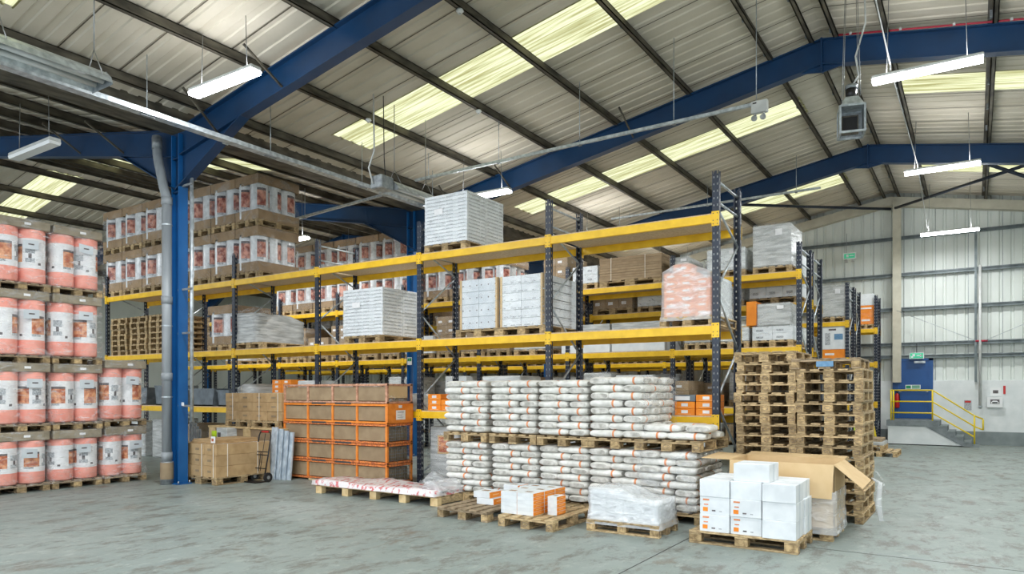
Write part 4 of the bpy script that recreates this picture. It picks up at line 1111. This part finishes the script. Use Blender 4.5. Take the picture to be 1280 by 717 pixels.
# empty pallet stacks
wn=lambda s:(lambda k:'empty wooden pallet, %s from floor in the %s'%(ordn[k],s))
pallet_pile(-2.42,10.62,0,16,wn('taller stack next to rack end'),PA,gr='empty pallets beside the rack end',jit=.022,pitch=.1405)
pallet_pile(-1.6,10.62,0,14,wn('stack at the gangway side'),PA,gr='empty pallets at the gangway side',jit=.02,pitch=.1425)
farp=PAG.place((-1.66,10.6,14*.1425),.02,'top pallet with a blue panel, gangway side stack','empty pallets at the gangway side',(1.04,1,1))
MB().box(-.1,.1,-.606,-.6,.03,.1,M['signblue']).build('blue_panel',farp)
t=tag(MB().tube([(-1.1,10.05,.6),(-1.0,9.98,.55),(-1.02,9.96,.3),(-.98,9.95,.08)],[.012,.03,.04,.03],M['filmthick'],8).tube([(-1.12,10.1,.75),(-.97,9.98,.6),(-.94,9.97,.42)],.012,M['film'],6).build('hanging_film'),'strip of torn film hanging from the gangway side pallets','plastic film')
# strapped carton stack beside the blue column
def strapped(x,y,z,w,l,rows,cols_,rh,label,extra=0,seed=1):
    t=thing('strapped_carton_load',label,'strapped cartons',(x,y,z));rr=random.Random(seed)
    for k in range(rows):
        for i in range(cols_):
            a=-w/2+i*w/cols_
            mb=MB();mb.cbox(a+.002,a+w/cols_-.002,rr.uniform(0,.012),l-rr.uniform(0,.012),k*rh+.001,(k+1)*rh-.002,M['cardwarm'],.004);mb.box(a+w/cols_*.3,a+w/cols_*.6,-.001,.002,k*rh+rh*.4,k*rh+rh*.6,M['carddark']);mb.build('carton',t)
    for i,sx in enumerate((-.36,.12,.44)):
        MB().box(sx*w-.006,sx*w+.006,-.012,-.004,0,rows*rh,M['strap']).box(sx*w-.006,sx*w+.006,-.012,l+.01,rows*rh,rows*rh+.003,M['strap']).build('strap',t)
    for sy in (.2,.75):
        MB().box(w/2+.001,w/2+.008,sy*l-.006,sy*l+.006,0,rows*rh,M['strap']).box(-w/2,w/2,sy*l-.006,sy*l+.006,rows*rh,rows*rh+.003,M['strap']).build('strap',t)
    return t
PA.place((-12.0,8.36,0),0,'pallet under the strapped brown cartons beside the blue column',None,(1.4,.98,1))
t=strapped(-12.0,7.77,.142,1.1,1.18,3,3,.2,'strapped brown cartons on the floor next to the blue column',seed=4)
for k in range(3):
    MB().cbox(-.3+.03*k,.42-.02*k,.06,1.0,.602+k*.026,.626+k*.026,M['cardwarm'],.004).build('loose_board',t)
MB().box(.33,.45,.05,.058,.62,.74,M['label']).box(.35,.41,.046,.05,.65,.7,M['photo']).build('paper_label',t)
# crate with cartons on top
t=thing('timber_crate','pale timber framed board crate behind the hand truck','crate',(-12.6,9.22,0))
MB().cbox(-1.22,1.2,.02,.78,.1,.93,M['card'],.01).build('board_box',t)
for x in (-1.22,-.05,.85):MB().cbox(x,x+.22,-.01,.02,0,.96,M['woodnew'],.004).build('batten',t)
MB().cbox(-1.24,1.22,-.02,.8,.93,.97,M['woodnew'],.004).build('lid_board',t);MB().cbox(-1.22,1.2,-.01,.79,0,.1,M['wood'],.004).build('base_board',t)
for x in (-12.85,-11.98):PAF.place((x,9.62,.97),0,'pallet on the timber crate, %s half'%('outer' if x<-12.5 else 'inner'),None,(1.05,.66,1))
t=strapped(-12.38,9.24,1.112,1.8,.75,3,4,.185,'strapped cartons on the timber crate under the racking beams',seed=8)
# small things around the column foot
t=tag(MB().cbox(-13.25,-12.9,9.0,9.3,0,.95,M['wrapwhite'],.01).box(-13.2,-13.1,8.995,9,.7,.85,M['ink']).build('white_packet'),'white packet with dark print behind the strapped cartons','packet')
t=tag(MB().tube([(-12.95,8.75,.75),(-12.95,8.75,.9)],.05,M['hiviz'],10).tube([(-12.95,8.75,0),(-12.95,8.75,.75)],.03,M['galvdull'],8).build('marker_post'),'short marker post with fluorescent yellow top','post')
for i in range(4):
    x=-12.9-i*.07
    t=tag(MB().prism([(x,8.3),(x+.05,8.3),(x+.05,8.32),(x+.015,8.32),(x+.015,8.38),(x+.05,8.38),(x+.05,8.4),(x,8.4)],'z',0,.95+.06*i,M['galvdull']).build('steel_channel'),'grey steel channel standing behind the downpipe, %s of four'%ordn[i],'channel','steel channels behind the downpipe')
# hand truck
t=thing('hand_truck','small black hand truck with red grip in front of the crate','hand truck',(-11.3,8.55,0))
MB().tube([(-.17,.02,.12),(-.17,.10,.5),(-.17,.16,.86),(-.14,.17,.93),(.14,.17,.93),(.17,.16,.86),(.17,.10,.5),(.17,.02,.12)],.013,M['black'],8).build('frame',t)
MB().tube([(-.1,.17,.935),(.1,.17,.935)],.018,M['red'],8).build('grip',t)
for z in (.25,.5,.56):MB().tube([(-.17,.03+z*.13,z),(.17,.03+z*.13,z)],.009,M['black'],6).build('crossbar',t)
MB().tube([(-.05,.05,.2),(-.05,.11,.56)],.008,M['black'],6).tube([(.0,.05,.2),(.0,.17,.9)],.006,M['black'],6).build('rod',t)
MB().box(-.2,.2,-.2,.03,.01,.022,M['black']).build('toe_plate',t)
for sx in (-.2,.2):
    MB().tube([(sx-.02,.07,.09),(sx+.02,.07,.09)],.09,M['rubber'],16).build('wheel',t);MB().tube([(sx-.023,.07,.09),(sx+.023,.07,.09)],.035,M['galvdull'],10).build('hub',t)
# leaning steel sheets
for i in range(4):
    x=-11.52+i*.12
    #o=MB().hexa([(0,0,0),(.2,0,0),(.2,.012,0),(0,.012,0),(-.04,.13,1.0),(.15,.13,1.0),(.15,.142,1.0),(-.04,.142,1.0)],M['brightsteel'])
    mb=MB();mb.hexa([(0,0,0),(.2,0,0),(.2,.012,0),(0,.012,0),(-.05,.13,1.0-.03*i),(.14,.13,1.0-.03*i),(.14,.142,1.0-.03*i),(-.05,.142,1.0-.03*i)],M['brightsteel'])
    mb.hexa([(.19,-.02,0),(.2,-.02,0),(.2,.012,0),(.19,.012,0),(.13,.11,1.0-.03*i),(.14,.11,1.0-.03*i),(.14,.142,1.0-.03*i),(.13,.142,1.0-.03*i)],M['brightsteel'])
    tag(mb.build('steel_strip',None,(x,8.95+i*.03,0)),'shiny folded steel strip leaning beside orange cages, %s of four'%ordn[i],'steel strip','leaning steel strips')
# ------------------------------------------------------------------ orange stillages
def stillage(z,h,label,mr,mp,solid_end=False,mesh_end=True,x0=-11.5,x1=-8.72,y0=9.3,y1=9.98):
    t=thing('stillage',label,'stillage',(x0,y0,z));W=x1-x0;D=y1-y0
    fr=[0,.245,.49,.72,1]
    for i,f in enumerate(fr):
        x=f*W
        for y in (0,D):
            wv=.05 if i in(0,4) else .045
            MB().cbox(min(x,W-wv) if i else 0,(min(x,W-wv) if i else 0)+wv,y-(.0 if y==0 else .045),y+(.045 if y==0 else 0),0,h,mp,.004).build('post',t)
    for zz,hh in ((.0,.036),(h-.042,.036)):
        for y in (0,D):
            mb=MB();mb.cbox(0,W,y-(.008 if y==0 else .05),y+(.05 if y==0 else .008),zz,zz+hh,mr,.004);mb.build('rail',t)
        for x in (0,W):
            MB().cbox(x-(0 if x==0 else .05),x+(.05 if x==0 else 0),0,D,zz,zz+hh,mr,.004).build('end_rail',t)
    for a,b in zip(fr,fr[1:]):
        mb=MB();mb.box(a*W+.05,b*W-.003,.022,.03,.05,h-.055,M['card']);mb.build('board_panel',t)
    MB().box(.04,W-.08,.06,D-.06,.045,h-.07,M['carddark']).build('contents',t)
    # dark plates paint in the shaded fork openings under the middle bays
    MB().box(.30*W,.44*W,-.012,.0,-.02,.012,M['gap']).build('fork_pocket_shade',t);MB().box(.53*W,.68*W,-.012,.0,-.02,.012,M['gap']).build('fork_pocket_shade',t)
    if solid_end:
        MB().box(W,W+.012,-.0,D,.02,h,M['orange']).box(.74*W+.02,W,-.012,0,.02,h-.02,M['stillage']) if False else MB().box(W,W+.012,0,D,.02,h,M['stillage']).build('end_plate',t)
        MB().box(W+.012,W+.016,D*.32,D*.68,.07,.24,M['label']).box(W+.016,W+.018,D*.38,D*.62,.2,.21,M['ink']).box(W+.016,W+.018,D*.38,D*.55,.15,.157,M['galvdull']).box(W+.016,W+.018,D*.38,D*.6,.11,.117,M['galvdull']).box(W+.012,W+.016,D*.42,D*.55,.28,.33,M['label']).build('paper_label',t)
    elif mesh_end:
        mb=MB();n=12
        for i in range(n+1):
            y=.05+(D-.1)*i/n;mb.tube([(W-.02,y,.045),(W-.02,y,h-.05)],.004,M['galvdull'],4)
        for i in range(5):
            z_=.06+(h-.12)*i/4;mb.tube([(W-.018,.05,z_),(W-.018,D-.05,z_)],.004,M['galvdull'],4)
        mb.build('wire_end',t)
        mb=MB()
        for i in range(9):
            y=.07+(D-.14)*i/9;mb.box(W-.08,W-.04,y,y+.035,.05,h-.06-.02*(i%3),M['carddark'])
        mb.build('standing_boards',t)
    else:
        MB().box(W-.03,W-.02,.05,D-.12,.1,h-.04,M['cardlight']).build('end_board',t)
        shell(MB(),W-.05,W-.005,.05,D-.1,.03,.13,M['film'],.01,(1,10,3)).build('bubble_film',t)
        MB().box(W-.03,W-.01,D-.11,D-.07,.03,h-.03,M['blue']).build('blue_strip',t)
    return t
hS=.362
rn=['bottom','second','third','fourth','topmost']
for k in range(5):
    stillage(.035+k*hS,hS-.003,'%s steel cage of cardboard panels, %s'%('orange' if k<4 else 'faded pinkish',['bottom of the five','second from the floor','middle of the five','fourth, bright orange with white label','topmost of the five'][k]),M['stillage'] if k==3 else (M['rusttop'] if k==4 else M['rust']),M['rusttop'] if k==4 else M['stillage'],k==3,k<3)
tag(MB().cbox(-10.75,-10.3,9.28,9.98,0,.033,M['woodnew'],.004).build('timber_bearer'),'flat timber bearer under the orange cages','timber')
tag(MB().cbox(-9.0,-8.75,9.35,9.98,0,.033,M['wood'],.004).build('timber_bearer'),'short timber bearer under the labelled end of the cages','timber')
# gangway bits
tag(MB().cbox(-1.86,-1.62,14.4,14.8,0,.72,M['card'],.006).build('tall_carton'),'tall brown carton standing behind the gangway side pallets','carton')
farpal((-2.1,21.3,0),'small pallet on the floor near the blue door, lower',0,(1.05,1,1))
farpal((-2.35,21.3,.142),'grey pallet lying on the small pallet near steps',0,(.9,.9,1))
tag(MB().cbox(-2.7,-2.0,20.8,21.8,.284,.38,M['wrapgrey'],.01).cbox(-2.65,-2.05,20.85,21.75,.38,.46,M['woodgrey'],.005).build('board_bundle'),'low bundle of grey boards on pallets near steps','board bundle')
t=thing('folding_floor_sign','yellow A shaped floor sign against the landing','floor sign',(-2.72,25.2,0))
for s in (-1,1):
    MB().hexa([(-.13,s*.16,0),(-.08,s*.16,0),(-.08,s*.16+.01,0),(-.13,s*.16+.01,0),(-.04,s*.01,.6),(.0,s*.01,.6),(.0,s*.01+.01,.6),(-.04,s*.01+.01,.6)],M['railyellow']).hexa([(.08,s*.16,0),(.13,s*.16,0),(.13,s*.16+.01,0),(.08,s*.16+.01,0),(.0,s*.01,.6),(.04,s*.01,.6),(.04,s*.01+.01,.6),(.0,s*.01+.01,.6)],M['railyellow']).box(-.07,.07,s*.1-.005,s*.1+.005,.2,.26,M['railyellow']).build('leaf',t)
tag(MB().box(-2.9,-2.78,22.3,22.33,.1,.75,M['hiviz']).build('column_guard'),'fluorescent yellow guard at the foot of a rack post','guard')

# ------------------------------------------------------------------ pipes by the blue column
t=thing('downpipe','thick grey plastic downpipe strapped to the blue column','downpipe',(0,0,0))
px,py=-12.41,7.42
MB().tube([(px,py,.42),(px,py,5.15)],.085,M['plastic'],18).build('lower_pipe',t)
MB().tube([(px,py,5.1),(px-.03,py,5.3),(px-.1,py,5.45),(px-.3,py+.02,5.95),(px-.34,py+.02,6.1),(px-.36,py+.02,6.45)],.083,M['plastic'],18).build('offset_pipe',t)
for z in (5.12,3.3,1.9,.45):MB().tube([(px,py,z),(px,py,z+.14)],.096,M['plastic'],18).build('socket',t)
MB().tube([(px-.35,py+.02,6.2),(px-.36,py+.02,6.42)],.09,M['galvdull'],14).build('outlet',t)
MB().tube([(px,py,0),(px,py,.42)],.11,M['galvdull'],18).tube([(px,py,.1),(px,py,.4)],.114,M['carddark'],18,False).build('base_sleeve',t)
for z in (4.75,2.9,1.6):MB().tube([(px+.09,py,z),(VX-.1,7.52,z)],.01,M['galv'],6).tube([(px,py,z-.012),(px,py,z+.012)],.092,M['galv'],16,False).build('clip',t)
t=thing('conduit_strut','slim galvanised strut hanging beside the blue column','strut',(-11.95,7.62,0))
MB().tube([(0,0,1.15),(0,0,5.75)],.032,M['galv'],12).build('channel',t)
for z in (5.45,3.55,2.75,1.42):
    MB().box(-.36,.06,-.05,-.022,z,z+.035,M['galvdull']).build('bracket',t)
MB().box(-.3,-.16,-.06,-.05,1.44,1.5,M['signwhite']).build('tag_plate',t)

# ------------------------------------------------------------------ roof services
def lamp(x,y,z,label,on=True,L=1.5,dx=0):
    t=thing('ceiling_lamp',label,'ceiling lamp',(x,y,z))
    MB().cbox(-L/2,L/2,-.09,.09,0,.06,M['lampbody'],.012).build('housing',t)
    mb=MB();m=M['tube'] if on else M['signwhite']
    mb.prism([(-.095,.0),(-.08,-.05),(.08,-.05),(.095,.0)],'x',-L/2+.01,L/2-.01,m);mb.build('diffuser',t)
    for s in (-1,1):
        MB().tube([(s*L*.36,0,.06),(s*L*.34,0,max(.3,rtop(x)-z))],.006,M['chain'],5).build('hanging_wire',t)
    if on:
        l=bpy.data.lights.new('lamp_light','AREA');l.shape='RECTANGLE';l.size=L-.05;l.size_y=.12;l.energy=LE;l.color=(.96,.98,1)
        lo=bpy.data.objects.new('lamp_light',l);COL.objects.link(lo);lo.location=(x,y,z-.065)
        l2=l.copy();l2.energy=LE*.1;l2.size_y=.1;lo=bpy.data.objects.new('lamp_light',l2);COL.objects.link(lo);lo.location=(x,y,z+.075);lo.rotation_euler=(PI,0,0)
LE=105
lamp(-9.2,6.37,6.22,'lit strip lamp left of the blue rafter, above the roll stacks')
lamp(-.64,12.7,6.68,'large lit strip lamp beside the hanging heater unit')
lamp(-.64,18.9,6.8,'lit strip lamp second along the gangway')
lamp(-.64,24.75,6.45,'lit strip lamp hanging before the end wall')
lamp(-9.3,13.0,6.12,'lit strip lamp peeping behind the top white cartons')
lamp(-9.15,18.9,6.3,'lit strip lamp over the second aisle')
lamp(-9.15,24.7,6.3,'lit strip lamp over the last aisle')
lamp(-13.3,5.6,5.78,'unlit strip lamp hanging under the dim bay at top edge of roll loads',False)
for i,(x,y) in enumerate(((-.64,6.4),(-.64,.5),(-5.5,.5),(-9.5,.5),(-16.3,13.4),(-15.5,19.2),(-20.5,13.4),(-20.5,19.2),(-20.5,6.4),(3.6,6.4),(3.6,12.7),(3.6,19))):
    lamp(x,y,6.0,'lit strip lamp %s'%['out of view above the camera','behind the camera over the gangway','behind the camera over open floor','behind the camera near the roll loads','in the dim bay over first aisle','in the dim bay over second aisle','far in the dim bay, first aisle','far in the dim bay, second aisle','far in the dim bay, front','beyond the gangway near the camera','beyond the gangway midway','beyond the gangway far end'][i])
def radiant(x,y0,y1,z,label):
    t=thing('radiant_heater',label,'heater',(x,0,z))
    pr=[(-.24,-.02),(-.2,.06),(-.09,.14),(.09,.14),(.2,.06),(.24,-.02),(.235,-.02),(.195,.052),(.088,.13),(-.088,.13),(-.195,.052),(-.235,-.02)]
    MB().prism(pr,'y',y0,y1,M['galv']).build('reflector',t)
    for sx in (-.09,.09):MB().tube([(sx,y0+.02,.02),(sx,y1-.04,.02)],.035,M['lampbody'],10).build('radiant_tube',t)
    for y in (y0,y1-.006):MB().prism([(-.24,-.04),(-.2,.06),(-.09,.15),(.09,.15),(.2,.06),(.24,-.04)],'y',y,y+.006,M['galvdull']).build('end_plate',t)
    MB().cbox(-.14,.14,y0-.34,y0-.01,-.06,.18,M['galvdull'],.02).build('burner_box',t)
    MB().tube([(-.05,y0-.36,.02),(-.1,y0-.42,.3),(.02,y0-.4,.6),(0,y0-.4,rtop(x)-z)],.014,M['lampbody'],8).build('gas_hose',t)
    MB().tube([(.1,y0-.2,.18),(.12,y0-.25,.5),(.1,y0-.25,rtop(x)-z)],.009,M['black'],6).build('supply_cable',t)
    for y in (y0+.15,y1-.1):
        for s in (-1,1):MB().tube([(s*.2,y,.06),(0,y,.4)],.006,M['chain'],5).build('hanger_chain',t)
        MB().tube([(0,y,.4),(0,y,rtop(x)-z)],.008,M['chain'],5).build('hanger_chain',t)
radiant(-8.9,3.25,4.5,5.42,'long unlit tube heater with steel reflector in the top corner')
radiant(-9.1,9.75,10.9,5.45,'tube heater with burner above the white top carton block')
def tray(p,q,w,h,label,hang,m='galv',name='cable_tray'):
    t=thing(name,label,'cable tray',(0,0,0));p=Vector(p);q=Vector(q)
    d=(q-p);s=Vector((-d.y,d.x,0)).normalized()*w/2
    mb=MB();mb.bar(p,q,w,.006,M[m]);mb.bar(p+s+Vector((0,0,h/2)),q+s+Vector((0,0,h/2)),.004,h,M[m]);mb.bar(p-s+Vector((0,0,h/2)),q-s+Vector((0,0,h/2)),.004,h,M[m]);mb.build('trough',t)
    for f in hang:
        c=p.lerp(q,f);MB().tube([(c.x,c.y,c.z),(c.x,c.y,rtop(c.x)+.02)],.007,M['galv'],5).box(c.x-.03,c.x+.03,c.y-w*.7,c.y+w*.7,c.z-.02,c.z-.005,M['galvdull']).build('hanger',t)
    return t
tray((-10.55,2.6,5.9),(-10.55,13.9,5.9),.16,.07,'long bright galvanised cable tray running past the column head',(.1,.3,.5,.7,.9))
tray((-10.4,12.0,6.36),(-2.95,12.0,6.42),.05,.05,'thin pale conduit tray crossing the roof to the twin spot lamp',(.05,.3,.55,.8,.99))
tray((-14.6,12.2,6.1),(-11.2,12.2,6.28),.06,.05,'short pale conduit tray over the roll stacks beyond',(.1,.9))
tray((-9.4,20.0,7.0),(-3.4,20.0,7.02),.05,.05,'far thin conduit tray above the second run',(.1,.5,.9))
t=thing('emergency_light','grey emergency light box with two small spots at conduit end','emergency light',(-2.97,12.0,6.38))
MB().cbox(-.13,.13,-.05,.05,-.1,.1,M['lampbody'],.01).box(-.1,-.04,-.056,-.05,.05,.07,M['black']).build('box',t)
for sx in (-.07,.07):
    MB().tube([(sx,-.02,-.1),(sx,-.03,-.13)],.012,M['lampbody'],6).tube([(sx,-.0,-.13),(sx,-.08,-.2)],[.02,.05],M['galv'],10).build('spot_lamp',t)
# heater unit on wires
t=thing('hanging_blower_unit','square steel blower unit hung on wires near the ridge','blower unit',(-1.6,12,5.85),rz=.25)
mb=MB();w=.17
for a,b in (((-w,-w),(w,-w)),((w,-w),(w,w)),((w,w),(-w,w)),((-w,w),(-w,-w))):
    for z in (-.2,.2):mb.bar((a[0],a[1],z),(b[0],b[1],z),.03,.03,M['galv'])
    mb.bar((a[0],a[1],-.2),(a[0],a[1],.2),.03,.03,M['galv'])
mb.build('frame',t)
MB().box(-w,-w+.006,-w,w,-.2,.2,M['galvdull']).box(w-.006,w,-w,w,-.2,.2,M['galvdull']).box(-w,w,w-.006,w,-.2,.2,M['galvdull']).build('casing',t)
MB().box(-.1,.1,w-.05,w-.02,-.12,.12,M['black']).box(-.12,.12,w-.03,w-.012,-.15,.15,M['purlin']).build('grille',t)
MB().hexa([(-w,-w,.2),(w,-w,.2),(w,w,.2),(-w,w,.2),(-.09,-.09,.36),(.09,-.09,.36),(.09,.09,.36),(-.09,.09,.36)],M['galv']).build('hood',t)
MB().tube([(0,0,.34),(0,0,.54)],.08,M['black'],14).tube([(0,0,.5),(0,0,.56)],.09,M['galvdull'],14).build('motor',t)
for i,(x,y) in enumerate(((-.12,-.1),(.12,-.1),(.12,.12),(-.12,.12))):MB().tube([(x,y,.36),(x*.6,y*.6,2.2)],.005,M['chain'],5).build('hanging_wire',t)
MB().tube([(.02,0,.56),(.1,-.02,.7),(.06,0,1.0),(.2,0,1.5),(.18,0,2.2)],.013,M['lampbody'],6).build('supply_cable',t)
# red cable on the rafter, twin long rods near ridge
mb=MB();pts=[(x,14.2,rtop(x)+.035) for x in (-2.2,-1,.5,2,4)];mb.tube(pts,.018,M['redcable'],6);
for x in (-1.9,-1.1,-.3,.5,1.3):mb.box(x-.02,x+.02,14.17,14.23,rtop(x)+.02,rtop(x)+.06,M['lampbody'])
tag(mb.build('red_cable'),'red cable clipped along the top of the middle rafter','cable')
tag(MB().tube([(-1.25,7.0,7.85),(-1.12,12.6,6.85)],.012,M['lampbody'],6).tube([(-1.12,12.6,6.85),(-1.12,12.62,6.75)],.012,M['lampbody'],6).build('slack_cable'),'pale cable slanting down to the large strip lamp','cable')
tag(MB().tube([(-1.12,12.8,6.8),(-1.12,18.8,6.95)],.01,M['lampbody'],6).tube([(-1.12,18.9,6.95),(-1.2,24.6,6.6)],.01,M['lampbody'],6).build('lamp_cable'),'long pale cable linking the gangway strip lamps','cable')
for i,(x,y) in enumerate(((-8.2,8.1),(-9.8,9.9),(-8.2,11.3),(-6.6,8.6),(-12.9,8.4),(-11.4,11.9))):
    z=rtop(x);t=thing('smoke_detector','small white round detector under a purlin, %s'%['above the top white cartons','left of the skylight strip','right of the tube heater','between the blue rafters high up','in the dim bay near column','over the roll stacks end'][i],'detector',(x+.03,y,z-.03))
    MB().tube([(0,0,.03),(0,0,0),(0,0,-.03)],[.05,.06,.03],M['signwhite'],12).build('body',t);MB().tube([(0,0,-.03),(0,0,-.045)],.02,M['lampbody'],8).build('sensor',t)

# ------------------------------------------------------------------ world, camera, colour
sc=bpy.context.scene
w=bpy.data.worlds.new('World');sc.world=w;w.use_nodes=True;b=w.node_tree.nodes['Background'];b.inputs[0].default_value=(.86,.93,1,1);b.inputs[1].default_value=2.0
cam=bpy.data.cameras.new('Camera');co=bpy.data.objects.new('Camera',cam);COL.objects.link(co);sc.camera=co
cam.sensor_width=36;cam.lens=886/1280*36;cam.shift_y=(489-358.5)/1280;cam.clip_start=.05;cam.clip_end=200
co.location=(0,0,1.7);co.rotation_euler=(PI/2,0,math.atan(579/886))
vs=sc.view_settings;vs.view_transform='Standard';vs.look='None';vs.gamma=1;vs.use_curve_mapping=False;vs.exposure=.35
sc.cycles.use_denoising=True;sc.cycles.max_bounces=8;sc.cycles.transparent_max_bounces=16
# protos never placed are removed
for o in list(bpy.data.objects):
    if o.parent is None and o.get('label')=='' :
        def rm(x):
            for c_ in [q for q in bpy.data.objects if q.parent==x]:rm(c_)
            bpy.data.objects.remove(x)
        rm(o)
